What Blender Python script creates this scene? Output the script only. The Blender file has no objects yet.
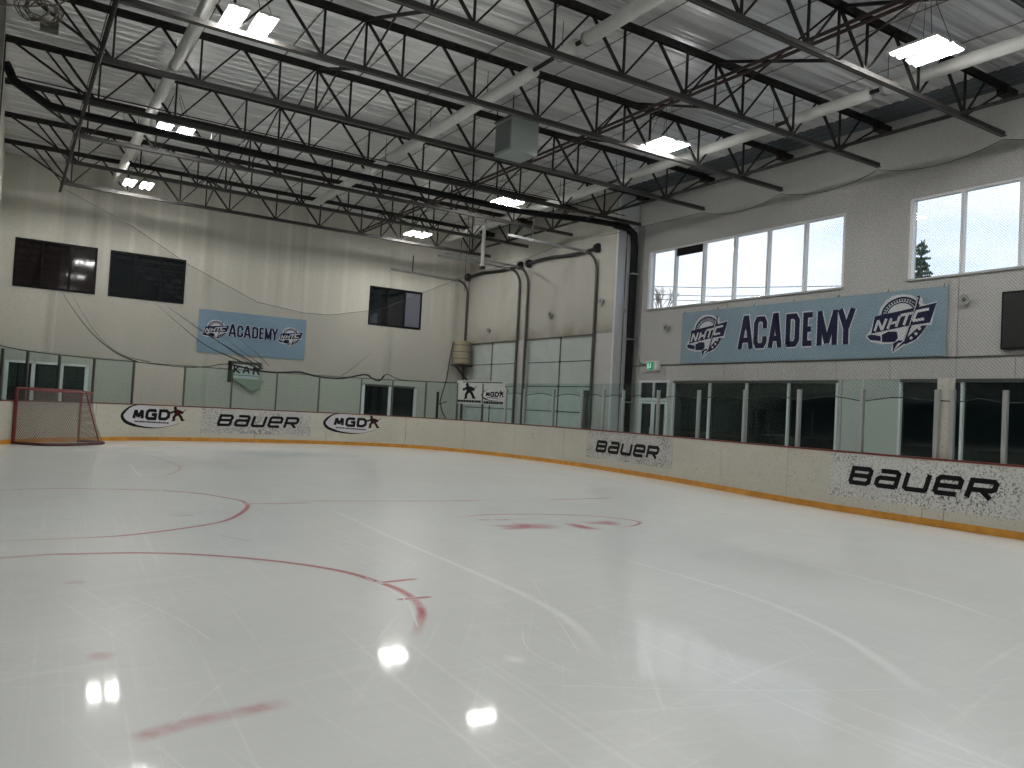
import bpy, math, random
from mathutils import Vector, Matrix
C = bpy.context.scene.collection
sc = bpy.context.scene
random.seed(4)
PI = math.pi

# ------------------------------------------------------------------ camera
EYE = 1.5
yaw, pitch, roll = math.radians(32.214), math.radians(1.905), math.radians(3.088)
fwd = Vector((math.sin(yaw)*math.cos(pitch), math.cos(yaw)*math.cos(pitch), math.sin(pitch)))
r0 = Vector((math.cos(yaw), -math.sin(yaw), 0)); u0 = r0.cross(fwd)
rt = math.cos(roll)*r0 + math.sin(roll)*u0
up = -math.sin(roll)*r0 + math.cos(roll)*u0
cam = bpy.data.cameras.new('camera'); camo = bpy.data.objects.new('camera', cam); C.objects.link(camo)
M = Matrix((rt, up, -fwd)).transposed().to_4x4(); M.translation = Vector((0, 0, EYE))
camo.matrix_world = M
cam.sensor_width = 36; cam.lens = 36*806/1024; cam.clip_start = .05; cam.clip_end = 500
sc.camera = camo

# ------------------------------------------------------------------ view, world
sc.view_settings.view_transform = 'Standard'; sc.view_settings.look = 'None'
sc.view_settings.gamma = 1; sc.view_settings.use_curve_mapping = False
sc.view_settings.exposure = 0.0
SKY, LAMP = 1.6, 165.0
sc.cycles.max_bounces = 8; sc.cycles.diffuse_bounces = 6; sc.cycles.glossy_bounces = 4
sc.cycles.transparent_max_bounces = 32; sc.cycles.transmission_bounces = 6
sc.cycles.sample_clamp_indirect = 10
w = bpy.data.worlds.new('overcast'); sc.world = w; w.use_nodes = True
nt = w.node_tree; nd = nt.nodes; nd.clear()
tc = nd.new('ShaderNodeTexCoord'); mp = nd.new('ShaderNodeMapping'); mp.inputs['Scale'].default_value = (1, 1, 2.6)
nz = nd.new('ShaderNodeTexNoise'); nz.inputs['Scale'].default_value = 3.2; nz.inputs['Detail'].default_value = 7; nz.inputs['Roughness'].default_value = .55
cr = nd.new('ShaderNodeValToRGB'); cr.color_ramp.elements[0].position = .36; cr.color_ramp.elements[0].color = (.62, .72, .86, 1)
cr.color_ramp.elements[1].position = .6; cr.color_ramp.elements[1].color = (.90, .93, .97, 1)
bg = nd.new('ShaderNodeBackground'); bg.inputs[1].default_value = SKY; wo = nd.new('ShaderNodeOutputWorld')
nt.links.new(tc.outputs['Generated'], mp.inputs[0]); nt.links.new(mp.outputs[0], nz.inputs[0]); nt.links.new(nz.outputs[0], cr.inputs[0])
nt.links.new(cr.outputs[0], bg.inputs[0]); nt.links.new(bg.outputs[0], wo.inputs[0])
def portal(y0, y1, z0, z1, x=19.05):
    l = bpy.data.lights.new('window_portal', 'AREA'); l.shape = 'RECTANGLE'; l.size = y1-y0; l.size_y = z1-z0
    l.cycles.is_portal = True
    o = bpy.data.objects.new('window_portal', l); C.objects.link(o); o.location = (x, (y0+y1)/2, (z0+z1)/2)
    o.rotation_euler = (Vector((-1, 0, 0))).to_track_quat('-Z', 'Z').to_euler()
for a, b in ((13.43, 21.17), (3.88, 11.62), (-5.67, 2.07)): portal(a, b, 5.22, 7.25)

# ------------------------------------------------------------------ materials
def mat(name, col, rough=.6, metal=0., spec=.5, emit=None, es=0.):
    m = bpy.data.materials.new(name); m.use_nodes = True
    b = m.node_tree.nodes['Principled BSDF']
    b.inputs['Base Color'].default_value = (*col, 1); b.inputs['Roughness'].default_value = rough
    b.inputs['Metallic'].default_value = metal; b.inputs['Specular IOR Level'].default_value = spec
    if emit: b.inputs['Emission Color'].default_value = (*emit, 1); b.inputs['Emission Strength'].default_value = es
    return m
def tex(m, kind, scale, mapscale=(1, 1, 1), detail=4, rough=.55, coord='Object', rot=(0, 0, 0)):
    n = m.node_tree.nodes; l = m.node_tree.links
    t = n.new('ShaderNodeTexCoord'); p = n.new('ShaderNodeMapping'); p.inputs['Scale'].default_value = mapscale; p.inputs['Rotation'].default_value = rot
    x = n.new('ShaderNodeTexNoise' if kind == 'noise' else 'ShaderNodeTexVoronoi')
    x.inputs['Scale'].default_value = scale
    if kind == 'noise': x.inputs['Detail'].default_value = detail; x.inputs['Roughness'].default_value = rough
    if any(rot):
        p.inputs['Scale'].default_value = (1, 1, 1); p2 = n.new('ShaderNodeMapping'); p2.inputs['Scale'].default_value = mapscale
        l.new(t.outputs[coord], p.inputs[0]); l.new(p.outputs[0], p2.inputs[0]); l.new(p2.outputs[0], x.inputs['Vector'])
    else: l.new(t.outputs[coord], p.inputs[0]); l.new(p.outputs[0], x.inputs['Vector'])
    return x.outputs[0]
def ramp(m, src, stops):
    r = m.node_tree.nodes.new('ShaderNodeValToRGB'); e = r.color_ramp.elements
    while len(e) < len(stops): e.new(.5)
    for i, (p, c) in enumerate(stops):
        e[i].position = p; e[i].color = (*c, 1) if isinstance(c, tuple) else (c, c, c, 1)
    m.node_tree.links.new(src, r.inputs[0]); return r.outputs[0]
def mixc(m, fac, a, b, mode='MIX'):
    x = m.node_tree.nodes.new('ShaderNodeMix'); x.data_type = 'RGBA'; x.blend_type = mode
    for sock, v in ((x.inputs[0], fac), (x.inputs[6], a), (x.inputs[7], b)):
        if isinstance(v, (int, float)): sock.default_value = v
        elif isinstance(v, tuple): sock.default_value = (*v, 1)
        else: m.node_tree.links.new(v, sock)
    return x.outputs[2]
def base(m, src): m.node_tree.links.new(src, m.node_tree.nodes['Principled BSDF'].inputs['Base Color'])
def bump(m, src, strength=.2, dist=.02):
    b = m.node_tree.nodes.new('ShaderNodeBump'); b.inputs['Strength'].default_value = strength; b.inputs['Distance'].default_value = dist
    m.node_tree.links.new(src, b.inputs['Height']); m.node_tree.links.new(b.outputs[0], m.node_tree.nodes['Principled BSDF'].inputs['Normal'])
def math_(m, op, a, b=None, clamp=False):
    x = m.node_tree.nodes.new('ShaderNodeMath'); x.operation = op; x.use_clamp = clamp
    for i, v in enumerate((a, b)):
        if v is None: continue
        if isinstance(v, (int, float)): x.inputs[i].default_value = v
        else: m.node_tree.links.new(v, x.inputs[i])
    return x.outputs[0]
def sepxyz(m, coord='Object'):
    t = m.node_tree.nodes.new('ShaderNodeTexCoord'); s = m.node_tree.nodes.new('ShaderNodeSeparateXYZ')
    m.node_tree.links.new(t.outputs[coord], s.inputs[0]); return s.outputs

steel = mat('dark_painted_steel', (.035, .032, .03), .6, 0, .2); base(steel, ramp(steel, tex(steel, 'noise', 6), [(.3, (.014, .013, .013)), (.7, (.034, .031, .029))]))
steel2 = mat('grey_painted_steel', (.10, .098, .092), .45, .3)
chordm = mat('chord_steel', (.045, .043, .041), .55, 0, .3)
rust = mat('red_brown_pipe', (.030, .013, .011), .5)
white_pipe = mat('white_duct', (.62, .62, .60), .45); base(white_pipe, ramp(white_pipe, tex(white_pipe, 'noise', 1.5), [(.3, (.60, .60, .57)), (.7, (.72, .72, .70))]))
black_pipe = mat('black_pipe', (.006, .006, .007), .6, 0, .25)
galv = mat('galvanised_steel', (.36, .37, .37), .4, .55); base(galv, ramp(galv, tex(galv, 'noise', 3), [(.3, (.28, .29, .29)), (.7, (.42, .43, .43))]))
hvacm = mat('grey_green_sheet', (.30, .34, .33), .45, .2)
alu = mat('anodised_aluminium', (.46, .47, .47), .38, .5)
white_frame = mat('white_window_frame', (.78, .80, .82), .4)
brown_frame = mat('dark_frame', (.008, .008, .009), .7, 0, .12)
darkglass = mat('dark_glass', (.006, .009, .011), .04, 0, .6)
darkglass2 = mat('red_reflection_glass', (.012, .007, .008), .05, 0, .6)  # dark red reflections painted into the pane colour
black = mat('black_print', (.008, .008, .009), .5, 0, .15)
navy = mat('navy_print', (.012, .014, .05), .55, 0, .15)
maroon = mat('maroon_print', (.035, .006, .01), .5, 0, .15)
white_print = mat('white_print', (.62, .65, .68), .55)
yellow = mat('yellow_kickplate', (.60, .27, .035), .4); base(yellow, ramp(yellow, tex(yellow, 'noise', 5), [(.3, (.52, .22, .025)), (.7, (.70, .34, .05))]))
capm = mat('red_cap', (.16, .022, .02), .4)
redp = mat('red_tube', (.16, .014, .016), .4)
screen = mat('dark_screen', (.012, .012, .014), .35)
green = mat('exit_green', (.0, .28, .12), .5, emit=(0., .5, .2), es=.25)
white_em = mat('exit_white', (.7, .8, .75), .5, emit=(.7, 1, .85), es=.5)
tube_em = mat('led_tube', (.9, .9, .9), .5, emit=(1, .98, .94), es=LAMP)
lamp_body = mat('lamp_housing', (.72, .72, .68), .5)
cable = mat('tan_cable', (.09, .085, .06), .6)
tankm = mat('beige_tank', (.34, .29, .20), .5)
rubber = mat('black_rubber', (.012, .012, .012), .7)

def wall_mat(name, c1, c2, stripes=False, dirt=False):
    m = mat(name, c1, .85, 0, .25)
    a = ramp(m, tex(m, 'noise', .5, (1, 1, .35), 6), [(.3, c1), (.72, c2)])
    fine = ramp(m, tex(m, 'noise', 14, (1, 1, 1), 3), [(.3, .9), (.7, 1.06)])
    col = mixc(m, 1., a, fine, 'MULTIPLY')
    if stripes:
        s = sepxyz(m)
        ph = math_(m, 'FRACT', math_(m, 'MULTIPLY', s[0], 1.22))
        band = ramp(m, ph, [(.30, 0.), (.42, 1.), (.52, 1.), (.64, 0.)])
        hz = ramp(m, math_(m, 'DIVIDE', s[2], 10.), [(.42, 0.), (.60, 1.)])
        k = math_(m, 'MULTIPLY', band, hz)
        brk = ramp(m, tex(m, 'noise', .35, (1, 1, .1), 2), [(.35, 0.), (.6, 1.)])
        k = math_(m, 'MULTIPLY', math_(m, 'MULTIPLY', k, brk), .35)
        col = mixc(m, k, col, (.72, .70, .62))
        drip = ramp(m, tex(m, 'noise', 1.1, (1.2, 1, .06), 3), [(.60, 0.), (.74, .3)])
        col = mixc(m, drip, col, (.16, .15, .12))
    if dirt:
        s = sepxyz(m)
        h = ramp(m, math_(m, 'DIVIDE', s[2], 10.), [(.43, 1.), (.445, .8), (.50, .15), (.56, 0.)])
        n2 = ramp(m, tex(m, 'noise', 1.3, (1, 1, 1), 5), [(.3, .25), (.65, 1.)])
        col = mixc(m, math_(m, 'MULTIPLY', math_(m, 'MULTIPLY', h, n2), .8), col, (.13, .095, .06))
        stn = ramp(m, tex(m, 'noise', .6, (1, 1, .7), 5), [(.5, 0.), (.72, .35)])
        col = mixc(m, stn, col, (.20, .18, .14))
    base(m, col); bump(m, tex(m, 'noise', 60), .12, .01)
    return m
wm_right = wall_mat('wall_grey', (.47, .465, .455), (.54, .535, .525))
wm_back = wall_mat('wall_cream', (.49, .48, .43), (.56, .55, .495), stripes=True)
wm_door = wall_mat('wall_cream_dirty', (.46, .45, .405), (.53, .52, .47), dirt=True)
wm_dark = mat('wall_dark_paint', (.12, .115, .105), .8)
wm_pale = mat('pale_infill_panel', (.50, .52, .50), .6)
doorm = mat('door_panel_paint', (.50, .56, .545), .5); base(doorm, ramp(doorm, tex(doorm, 'noise', 2), [(.3, (.46, .52, .50)), (.7, (.54, .60, .585))]))
concrete = mat('concrete_floor', (.22, .215, .2), .8); base(concrete, ramp(concrete, tex(concrete, 'noise', 2), [(.3, (.17, .165, .155)), (.7, (.26, .255, .24))]))

# boards
def board_mat(name, col, speck_scale, lo, hi, dens):
    m = mat(name, col, .42, 0, .4)
    s1 = ramp(m, tex(m, 'noise', speck_scale, (1, 1, 1), 3, .7), [(lo, 0.), (hi, 1.)])
    patch = ramp(m, tex(m, 'noise', 1.2, (1, 1, 1.4), 4), [(.35, .25), (.65, 1.)])
    k = math_(m, 'MULTIPLY', math_(m, 'MULTIPLY', s1, patch), dens)
    c = mixc(m, k, ramp(m, tex(m, 'noise', .8, (1, 1, 2), 4), [(.3, tuple(x*.94 for x in col)), (.7, tuple(min(1, x*1.05) for x in col))]), (.09, .085, .08))
    base(m, c); return m
boardm = board_mat('board_plastic', (.57, .55, .475), 26, .56, .66, .6)
adm_a = board_mat('advert_speckled', (.62, .62, .60), 30, .52, .57, 1.)
adm_b = board_mat('advert_speckled_far', (.56, .55, .53), 22, .47, .56, .85)

# banners
bannerm = mat('banner_vinyl', (.24, .36, .44), .5); base(bannerm, ramp(bannerm, tex(bannerm, 'noise', .9), [(.3, (.215, .32, .39)), (.7, (.27, .385, .46))])); bump(bannerm, tex(bannerm, 'noise', 1.2, (1, 1, 1), 2), .5, .12)
bannerm2 = mat('banner_vinyl_blue', (.20, .33, .45), .5); base(bannerm2, ramp(bannerm2, tex(bannerm2, 'noise', .9), [(.3, (.20, .31, .42)), (.7, (.24, .37, .49))]))

# glass
def glass(name, tint, gl=.05, rough=.02):
    m = bpy.data.materials.new(name); m.use_nodes = True; n = m.node_tree.nodes; n.clear(); l = m.node_tree.links
    t = n.new('ShaderNodeBsdfTransparent'); t.inputs[0].default_value = (*tint, 1)
    g = n.new('ShaderNodeBsdfGlossy'); g.inputs['Roughness'].default_value = rough; g.inputs[0].default_value = (.9, .95, .93, 1)
    f = n.new('ShaderNodeFresnel'); f.inputs[0].default_value = 1.45
    x = n.new('ShaderNodeMixShader'); o = n.new('ShaderNodeOutputMaterial')
    ge = n.new('ShaderNodeNewGeometry'); ff = math_(m, 'MULTIPLY', f.outputs[0], math_(m, 'SUBTRACT', 1., ge.outputs['Backfacing']))
    l.new(ff, x.inputs[0]); l.new(t.outputs[0], x.inputs[1]); l.new(g.outputs[0], x.inputs[2]); l.new(x.outputs[0], o.inputs[0]); return m
rinkglass = glass('rink_glass', (.875, .945, .93), rough=.05)
winglass = glass('window_glass', (.97, .985, .99))

def netmat(name, p, wd, col, op=1.):
    m = bpy.data.materials.new(name); m.use_nodes = True; n = m.node_tree.nodes; n.clear(); l = m.node_tree.links
    uv = n.new('ShaderNodeTexCoord'); s = n.new('ShaderNodeSeparateXYZ'); l.new(uv.outputs['UV'], s.inputs[0])
    a = math_(m, 'ADD', s.outputs[0], s.outputs[1]); b = math_(m, 'SUBTRACT', s.outputs[0], s.outputs[1])
    def line(v): return math_(m, 'LESS_THAN', math_(m, 'FRACT', math_(m, 'DIVIDE', v, p)), wd/p)
    k = math_(m, 'MULTIPLY', math_(m, 'MAXIMUM', line(a), line(b)), op)
    t = n.new('ShaderNodeBsdfTransparent'); d = n.new('ShaderNodeBsdfDiffuse'); d.inputs[0].default_value = (*col, 1)
    x = n.new('ShaderNodeMixShader'); o = n.new('ShaderNodeOutputMaterial')
    l.new(k, x.inputs[0]); l.new(t.outputs[0], x.inputs[1]); l.new(d.outputs[0], x.inputs[2]); l.new(x.outputs[0], o.inputs[0]); return m
netm = netmat('net_mesh', .062, .0052, (.03, .03, .03))
goalnet = netmat('goal_net_mesh', .07, .017, (.20, .17, .15))

# foil insulation
foil = mat('foil_insulation', (.50, .51, .51), .28, .62)
wr = tex(foil, 'noise', 1., (.035, 4.6, 1), 3, .55)
wr2 = tex(foil, 'noise', 1., (.9, 1.6, 1), 3, .5)
bump(foil, mixc(foil, .16, wr, wr2), 1., .14)
base(foil, ramp(foil, tex(foil, 'noise', 1., (.05, 4.0, 1), 4), [(.3, (.66, .67, .68)), (.66, (.99, .99, .99))]))

# ice
ice = mat('ice_surface', (.6, .64, .63), .2, 0, .5)
cloud = ramp(ice, tex(ice, 'noise', .35, (1, 1, 1), 6), [(.3, (.65, .675, .67)), (.7, (.71, .735, .725))])
def scr(rot, sx, sy, lo, hi, sc_=1.): return ramp(ice, tex(ice, 'noise', sc_, (sx, sy, 1), 5, .7, rot=(0, 0, rot)), [(lo, 0.), (hi, 1.)])
k1 = scr(.06, 16, .16, .56, .74); k2 = scr(-.22, 22, .22, .58, .74); k3 = scr(1.35, 14, .25, .57, .76); k4 = scr(.62, 20, .3, .60, .76); k5 = scr(1.85, 24, .35, .58, .76); k6 = scr(-.7, 30, .4, .60, .76)
kk = math_(ice, 'ADD', math_(ice, 'ADD', math_(ice, 'ADD', k1, k2), math_(ice, 'ADD', k3, k4)), math_(ice, 'ADD', k5, k6), True)
col = mixc(ice, math_(ice, 'MULTIPLY', kk, .55), cloud, (.88, .90, .895))
dk = ramp(ice, tex(ice, 'noise', 1., (1.2, 9, 1), 4, .6), [(.56, 0.), (.75, 1.)])
col = mixc(ice, math_(ice, 'MULTIPLY', dk, .18), col, (.50, .53, .52))
pinkz = ramp(ice, tex(ice, 'noise', .28, (1, 1, 1), 3), [(.6, 0.), (.75, .12)])
col = mixc(ice, pinkz, col, (.55, .42, .40))
base(ice, col)
rr = ramp(ice, kk, [(0., .30), (1., .42)])
rr = mixc(ice, .5, rr, ramp(ice, tex(ice, 'noise', 1.2, (1, 1, 1), 4), [(.3, .25), (.7, .45)]))
ice.node_tree.links.new(rr, ice.node_tree.nodes['Principled BSDF'].inputs['Roughness'])
_b = ice.node_tree.nodes['Principled BSDF']; _b.inputs['Coat Weight'].default_value = .42; _b.inputs['Coat Roughness'].default_value = .055; _b.inputs['Coat IOR'].default_value = 1.31; _b.inputs['Specular IOR Level'].default_value = .2
bump(ice, mixc(ice, .5, kk, tex(ice, 'noise', 5, (1, 2, 1), 4)), .03, .01)

def mark_mat(name, col, dens=.8, lo=.35, hi=.62, sc_=3.):
    m = ice.copy(); m.name = name; l = m.node_tree.links; n = m.node_tree.nodes
    b = n['Principled BSDF'].inputs['Base Color']; src = b.links[0].from_socket
    uv = n.new('ShaderNodeTexCoord'); s = n.new('ShaderNodeSeparateXYZ'); l.new(uv.outputs['UV'], s.inputs[0])
    e = ramp(m, s.outputs[1], [(0., 0.), (.35, 1.), (.65, 1.), (1., 0.)])
    nz_ = ramp(m, tex(m, 'noise', sc_, (1, 1, 1), 6, .65), [(lo, 0.), (hi, 1.)])
    ends = ramp(m, s.outputs[0], [(0., 0.), (.14, 1.), (.84, 1.), (1., 0.)])
    k = math_(m, 'MULTIPLY', math_(m, 'MULTIPLY', e, nz_), math_(m, 'MULTIPLY', ends, dens))
    l.new(mixc(m, k, src, col), b); return m
red_mark = mark_mat('faded_red_paint', (.42, .06, .085), .92, .0, .5)
red_mark_soft = mark_mat('buried_red_paint', (.46, .15, .17), .62, .2, .62, 3.5)
blue_mark = mark_mat('buried_teal_paint', (.30, .42, .45), .7, .2, .6)
snow_mark = mark_mat('snow_trail', (.86, .88, .88), .8, .1, .5, 4.)
grey_mark = mark_mat('grey_scuff', (.22, .24, .25), .6, .3, .6)

# ------------------------------------------------------------------ mesh helpers
class MB:
    def __init__(s): s.v = []; s.f = []; s.uv = None
    def box(s, x0, x1, y0, y1, z0, z1):
        b = len(s.v)
        s.v += [(x0, y0, z0), (x1, y0, z0), (x1, y1, z0), (x0, y1, z0), (x0, y0, z1), (x1, y0, z1), (x1, y1, z1), (x0, y1, z1)]
        s.f += [tuple(b+i for i in q) for q in ((0, 3, 2, 1), (4, 5, 6, 7), (0, 1, 5, 4), (1, 2, 6, 5), (2, 3, 7, 6), (3, 0, 4, 7))]
        return s
    def bar(s, p0, p1, w_, h_, upv=(0, 0, 1)):
        p0 = Vector(p0); p1 = Vector(p1); d = (p1-p0).normalized(); u = Vector(upv)
        if abs(d.dot(u)) > .98: u = Vector((0, 1, 0))
        a = d.cross(u).normalized()*w_/2; c = a.cross(d).normalized()*h_/2; b = len(s.v)
        for p in (p0, p1): s.v += [tuple(p-a-c), tuple(p+a-c), tuple(p+a+c), tuple(p-a+c)]
        s.f += [tuple(b+i for i in q) for q in ((0, 1, 2, 3), (7, 6, 5, 4), (0, 4, 5, 1), (1, 5, 6, 2), (2, 6, 7, 3), (3, 7, 4, 0))]
        return s
    def tube(s, P, r, n=8, cap=True):
        P = [Vector(p) for p in P]; b = len(s.v); N = len(P); ref = None
        for i, p in enumerate(P):
            d = (P[min(i+1, N-1)]-P[max(i-1, 0)]).normalized()
            if ref is None:
                ref = Vector((0, 0, 1)) if abs(d.z) < .9 else Vector((1, 0, 0))
            a = d.cross(ref).normalized(); c = a.cross(d).normalized(); ref = c
            rr_ = r[i] if isinstance(r, (list, tuple)) else r
            for k in range(n):
                t = 2*PI*k/n; s.v.append(tuple(p+a*math.cos(t)*rr_+c*math.sin(t)*rr_))
        for i in range(N-1):
            for k in range(n):
                s.f.append((b+i*n+k, b+i*n+(k+1) % n, b+(i+1)*n+(k+1) % n, b+(i+1)*n+k))
        if cap:
            s.f.append(tuple(b+k for k in range(n))[::-1]); s.f.append(tuple(b+(N-1)*n+k for k in range(n)))
        return s
    def poly(s, P, f, d0, d1):      # flat outline P in (u,v), placed by f(u,v,d), thickness d0..d1
        b = len(s.v); n = len(P)
        s.v += [tuple(f(u, v, d1)) for u, v in P] + [tuple(f(u, v, d0)) for u, v in P]
        s.f.append(tuple(b+i for i in range(n))); s.f.append(tuple(b+n+i for i in range(n))[::-1])
        for i in range(n): j = (i+1) % n; s.f.append((b+i, b+n+i, b+n+j, b+j))
        return s
    def slices(s, P, f, d0, d1, n=18):      # filled outline cut in narrow upright strips, for curved walls
        x0 = min(p[0] for p in P); x1 = max(p[0] for p in P); prev = None
        for i in range(n+1):
            x = x0+(x1-x0)*(.002+.996*i/n); ys_ = []
            for (a, b), (c, d) in zip(P, P[1:]+P[:1]):
                if (a-x)*(c-x) < 0: ys_.append(b+(d-b)*(x-a)/(c-a))
            if not ys_: prev = None; continue
            cur = (x, min(ys_), max(ys_))
            if prev: s.poly([(prev[0], prev[1]), (cur[0], cur[1]), (cur[0], cur[2]), (prev[0], prev[2])], f, d0, d1)
            prev = cur
        return s
    def ribbon(s, P, wd, f, d0, d1, closed=False):
        n = len(P); L = []; R = []
        if not closed and n > 2:
            for i in range(1, n-1):
                t1 = (Vector(P[i])-Vector(P[i-1])).normalized(); t2 = (Vector(P[i+1])-Vector(P[i])).normalized()
                if t1.dot(t2) < -.25:
                    w1 = wd[:i+1] if isinstance(wd, list) else wd; w2 = wd[i:] if isinstance(wd, list) else wd
                    s.ribbon(P[:i+1], w1, f, d0, d1); return s.ribbon(P[i:], w2, f, d0, d1+.0005)
        for i in range(n):
            p = Vector(P[i])
            a = Vector(P[i-1]) if (i > 0 or closed) else None; c = Vector(P[(i+1) % n]) if (i < n-1 or closed) else None
            t1 = (p-a).normalized() if a is not None else None; t2 = (c-p).normalized() if c is not None else None
            if t1 is None: t1 = t2
            if t2 is None: t2 = t1
            n1 = Vector((-t1.y, t1.x)); n2 = Vector((-t2.y, t2.x)); m_ = n1+n2
            if m_.length < 1e-4: m_ = n1
            m_.normalize(); k = min(1/max(m_.dot(n1), .3), 1.7)*((wd[i] if isinstance(wd, (list, tuple)) else wd)/2)
            L.append(p+m_*k); R.append(p-m_*k)
        for i in range(n if closed else n-1):
            j = (i+1) % n
            s.poly([tuple(L[i]), tuple(R[i]), tuple(R[j]), tuple(L[j])], f, d0, d1)
        return s

def obj(name, mb, m, parent=None, label=None, cat=None, group=None, kind=None, smooth=False):
    me = bpy.data.meshes.new(name); me.from_pydata(mb.v, [], mb.f); me.update()
    if mb.uv:
        ul = me.uv_layers.new(name='UVMap')
        for lp in me.loops: ul.data[lp.index].uv = mb.uv[lp.vertex_index]
    me.materials.append(m)
    if smooth: me.shade_smooth()
    o = bpy.data.objects.new(name, me); C.objects.link(o)
    if parent is not None: o.parent = parent
    tag(o, label, cat, group, kind); return o
def tag(o, label=None, cat=None, group=None, kind=None):
    if label: o['label'] = label
    if cat: o['category'] = cat
    if group: o['group'] = group
    if kind: o['kind'] = kind
def thing(name, label, cat, loc=(0, 0, 0), group=None, kind=None):
    o = bpy.data.objects.new(name, None); C.objects.link(o); o.location = loc; o.empty_display_size = .2
    tag(o, label, cat, group, kind); return o
def linked(src, name, parent=None, loc=None):
    o = bpy.data.objects.new(name, src.data); C.objects.link(o)
    if parent is not None: o.parent = parent
    if loc is not None: o.location = loc
    return o
def copy_tree(o, parent=None):
    c = o.copy(); C.objects.link(c)
    if parent is not None: c.parent = parent
    for ch in list(o.children): copy_tree(ch, c)
    return c
ORD = ['nearest', 'second', 'third', 'fourth', 'fifth', 'sixth', 'seventh', 'eighth', 'ninth', 'tenth', 'eleventh', 'twelfth', 'thirteenth', 'fourteenth', 'fifteenth']

# ------------------------------------------------------------------ the setting
XR, YB, XD, YJ, ZC = 18.7, 32.4, 17.8, 21.78, 9.38
XL, YF = -3.4, -7.0
obj('ground', MB().box(19.2, 120, -60, 140, -.4, -.1), mat('asphalt', (.2, .2, .2), .9), kind='structure')
obj('floor', MB().box(XL-.3, XR+.3, YF-.3, YB+.3, -.3, -.02), concrete, kind='structure')

# rink outline: one smooth line, walked from the near left to the near right
CP = [(-1.75,-6),(-1.75,0),(-1.75,6),(-1.75,12),(-1.72,17),(-1.35,20.3),(-0.3,22.9),(1.4,25.1),(3.4,26.5),(5.6,27.05),(8.2,27.1),(10.4,26.9),(12.2,25.9),(13.4,24.0),(14.0,21.4),(14.15,18.2),(13.75,14.2),(13.2,11.2),(12.9,8.6),(12.85,6),(12.85,3),(12.85,-2),(12.85,-6)]
def spline(P, n=24):
    P = [Vector(p) for p in P]; P = [2*P[0]-P[1]]+P+[2*P[-1]-P[-2]]; out = []
    for i in range(1, len(P)-2):
        a, b, c, d = P[i-1:i+3]
        for k in range(n):
            t = k/n; out.append(.5*((2*b)+(c-a)*t+(2*a-5*b+4*c-d)*t*t+(3*b-a-3*c+d)*t**3))
    out.append(P[-2]); return out
Q = spline(CP); S = [0.]
for i in range(1, len(Q)): S.append(S[-1]+(Q[i]-Q[i-1]).length)
import bisect
def at(s):
    s = min(max(s, 0), S[-1]-1e-6); i = max(bisect.bisect_right(S, s)-1, 0); i = min(i, len(Q)-2)
    t = (s-S[i])/(S[i+1]-S[i]); p = Q[i].lerp(Q[i+1], t)
    a = Q[max(i-1, 0)]; b = Q[min(i+2, len(Q)-1)]; d = (b-a).normalized()
    return p, Vector((d.y, -d.x))
def onb(s, z, d):              # point on the boards: arc length, height, distance into the rink
    p, n = at(s); return (p.x+n.x*d, p.y+n.y*d, z)
def cbox(mb, s0, s1, z0, z1, d0, d1, step=.3):
    n = max(1, int(math.ceil((s1-s0)/step))); b = len(mb.v)
    for i in range(n+1):
        s = s0+(s1-s0)*i/n
        mb.v += [onb(s, z0, d1), onb(s, z1, d1), onb(s, z1, d0), onb(s, z0, d0)]
    for i in range(n):
        for k in range(4):
            a = b+i*4; mb.f.append((a+k, a+(k+1) % 4, a+4+(k+1) % 4, a+4+k))
    mb.f.append((b, b+3, b+2, b+1)); e = b+n*4; mb.f.append((e, e+1, e+2, e+3)); return mb
SE = S[-1]

mb = MB(); P = [onb(SE*i/120, 0, -.05) for i in range(121)]
mb.v = [(p[0], p[1], 0.) for p in P]+[(p[0], p[1], -.04) for p in P]; n = len(P)
mb.f = [tuple(range(n))[::-1], tuple(range(n, 2*n))]+[(i, (i+1) % n, n+(i+1) % n, n+i) for i in range(n)]
icef = obj('floor_ice', mb, ice, label='scratched white rink ice', kind='structure')

MARKN = [0]
def mark(name, P, wd, m, label=None, sub=8, closed=False, z=.003):
    MARKN[0] += 1; z = .0008+.00001*MARKN[0]
    pts = spline(P, sub) if len(P) > 2 else [Vector(P[0]).lerp(Vector(P[1]), t/6) for t in range(7)]
    if closed: pts = spline(list(P)+[P[0]], sub)
    mb = MB(); mb.uv = []; N = len(pts); L = 0
    for i, p in enumerate(pts):
        d = (pts[min(i+1, N-1)]-pts[max(i-1, 0)]).normalized(); nn = Vector((-d.y, d.x))
        tt = i/(N-1); w_ = (wd[0]+(wd[1]-wd[0])*tt)/2 if isinstance(wd, tuple) else wd/2
        if i: L += (p-pts[i-1]).length
        mb.v += [(p.x+nn.x*w_, p.y+nn.y*w_, z), (p.x-nn.x*w_, p.y-nn.y*w_, z)]; mb.uv += [(.5 if closed else tt, 0.), (.5 if closed else tt, 1.)]
        if i: b = 2*i; mb.f.append((b-2, b-1, b+1, b))
    o = obj(name, mb, m, icef, label); return o
def blob(name, P, m, label=None, z=.003):
    MARKN[0] += 1; z = .0008+.00001*MARKN[0]
    pts = spline(list(P)+[P[0]], 5)[:-1]; mb = MB(); c = sum(pts, Vector((0, 0)))/len(pts)
    mb.v = [(c.x, c.y, z)]+[(p.x, p.y, z) for p in pts]; mb.uv = [(.5, .5)]+[(.5, .02)]*len(pts); n = len(pts)
    mb.f = [(0, 1+i, 1+(i+1) % n) for i in range(n)]
    return obj(name, mb, m, icef, label)
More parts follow.
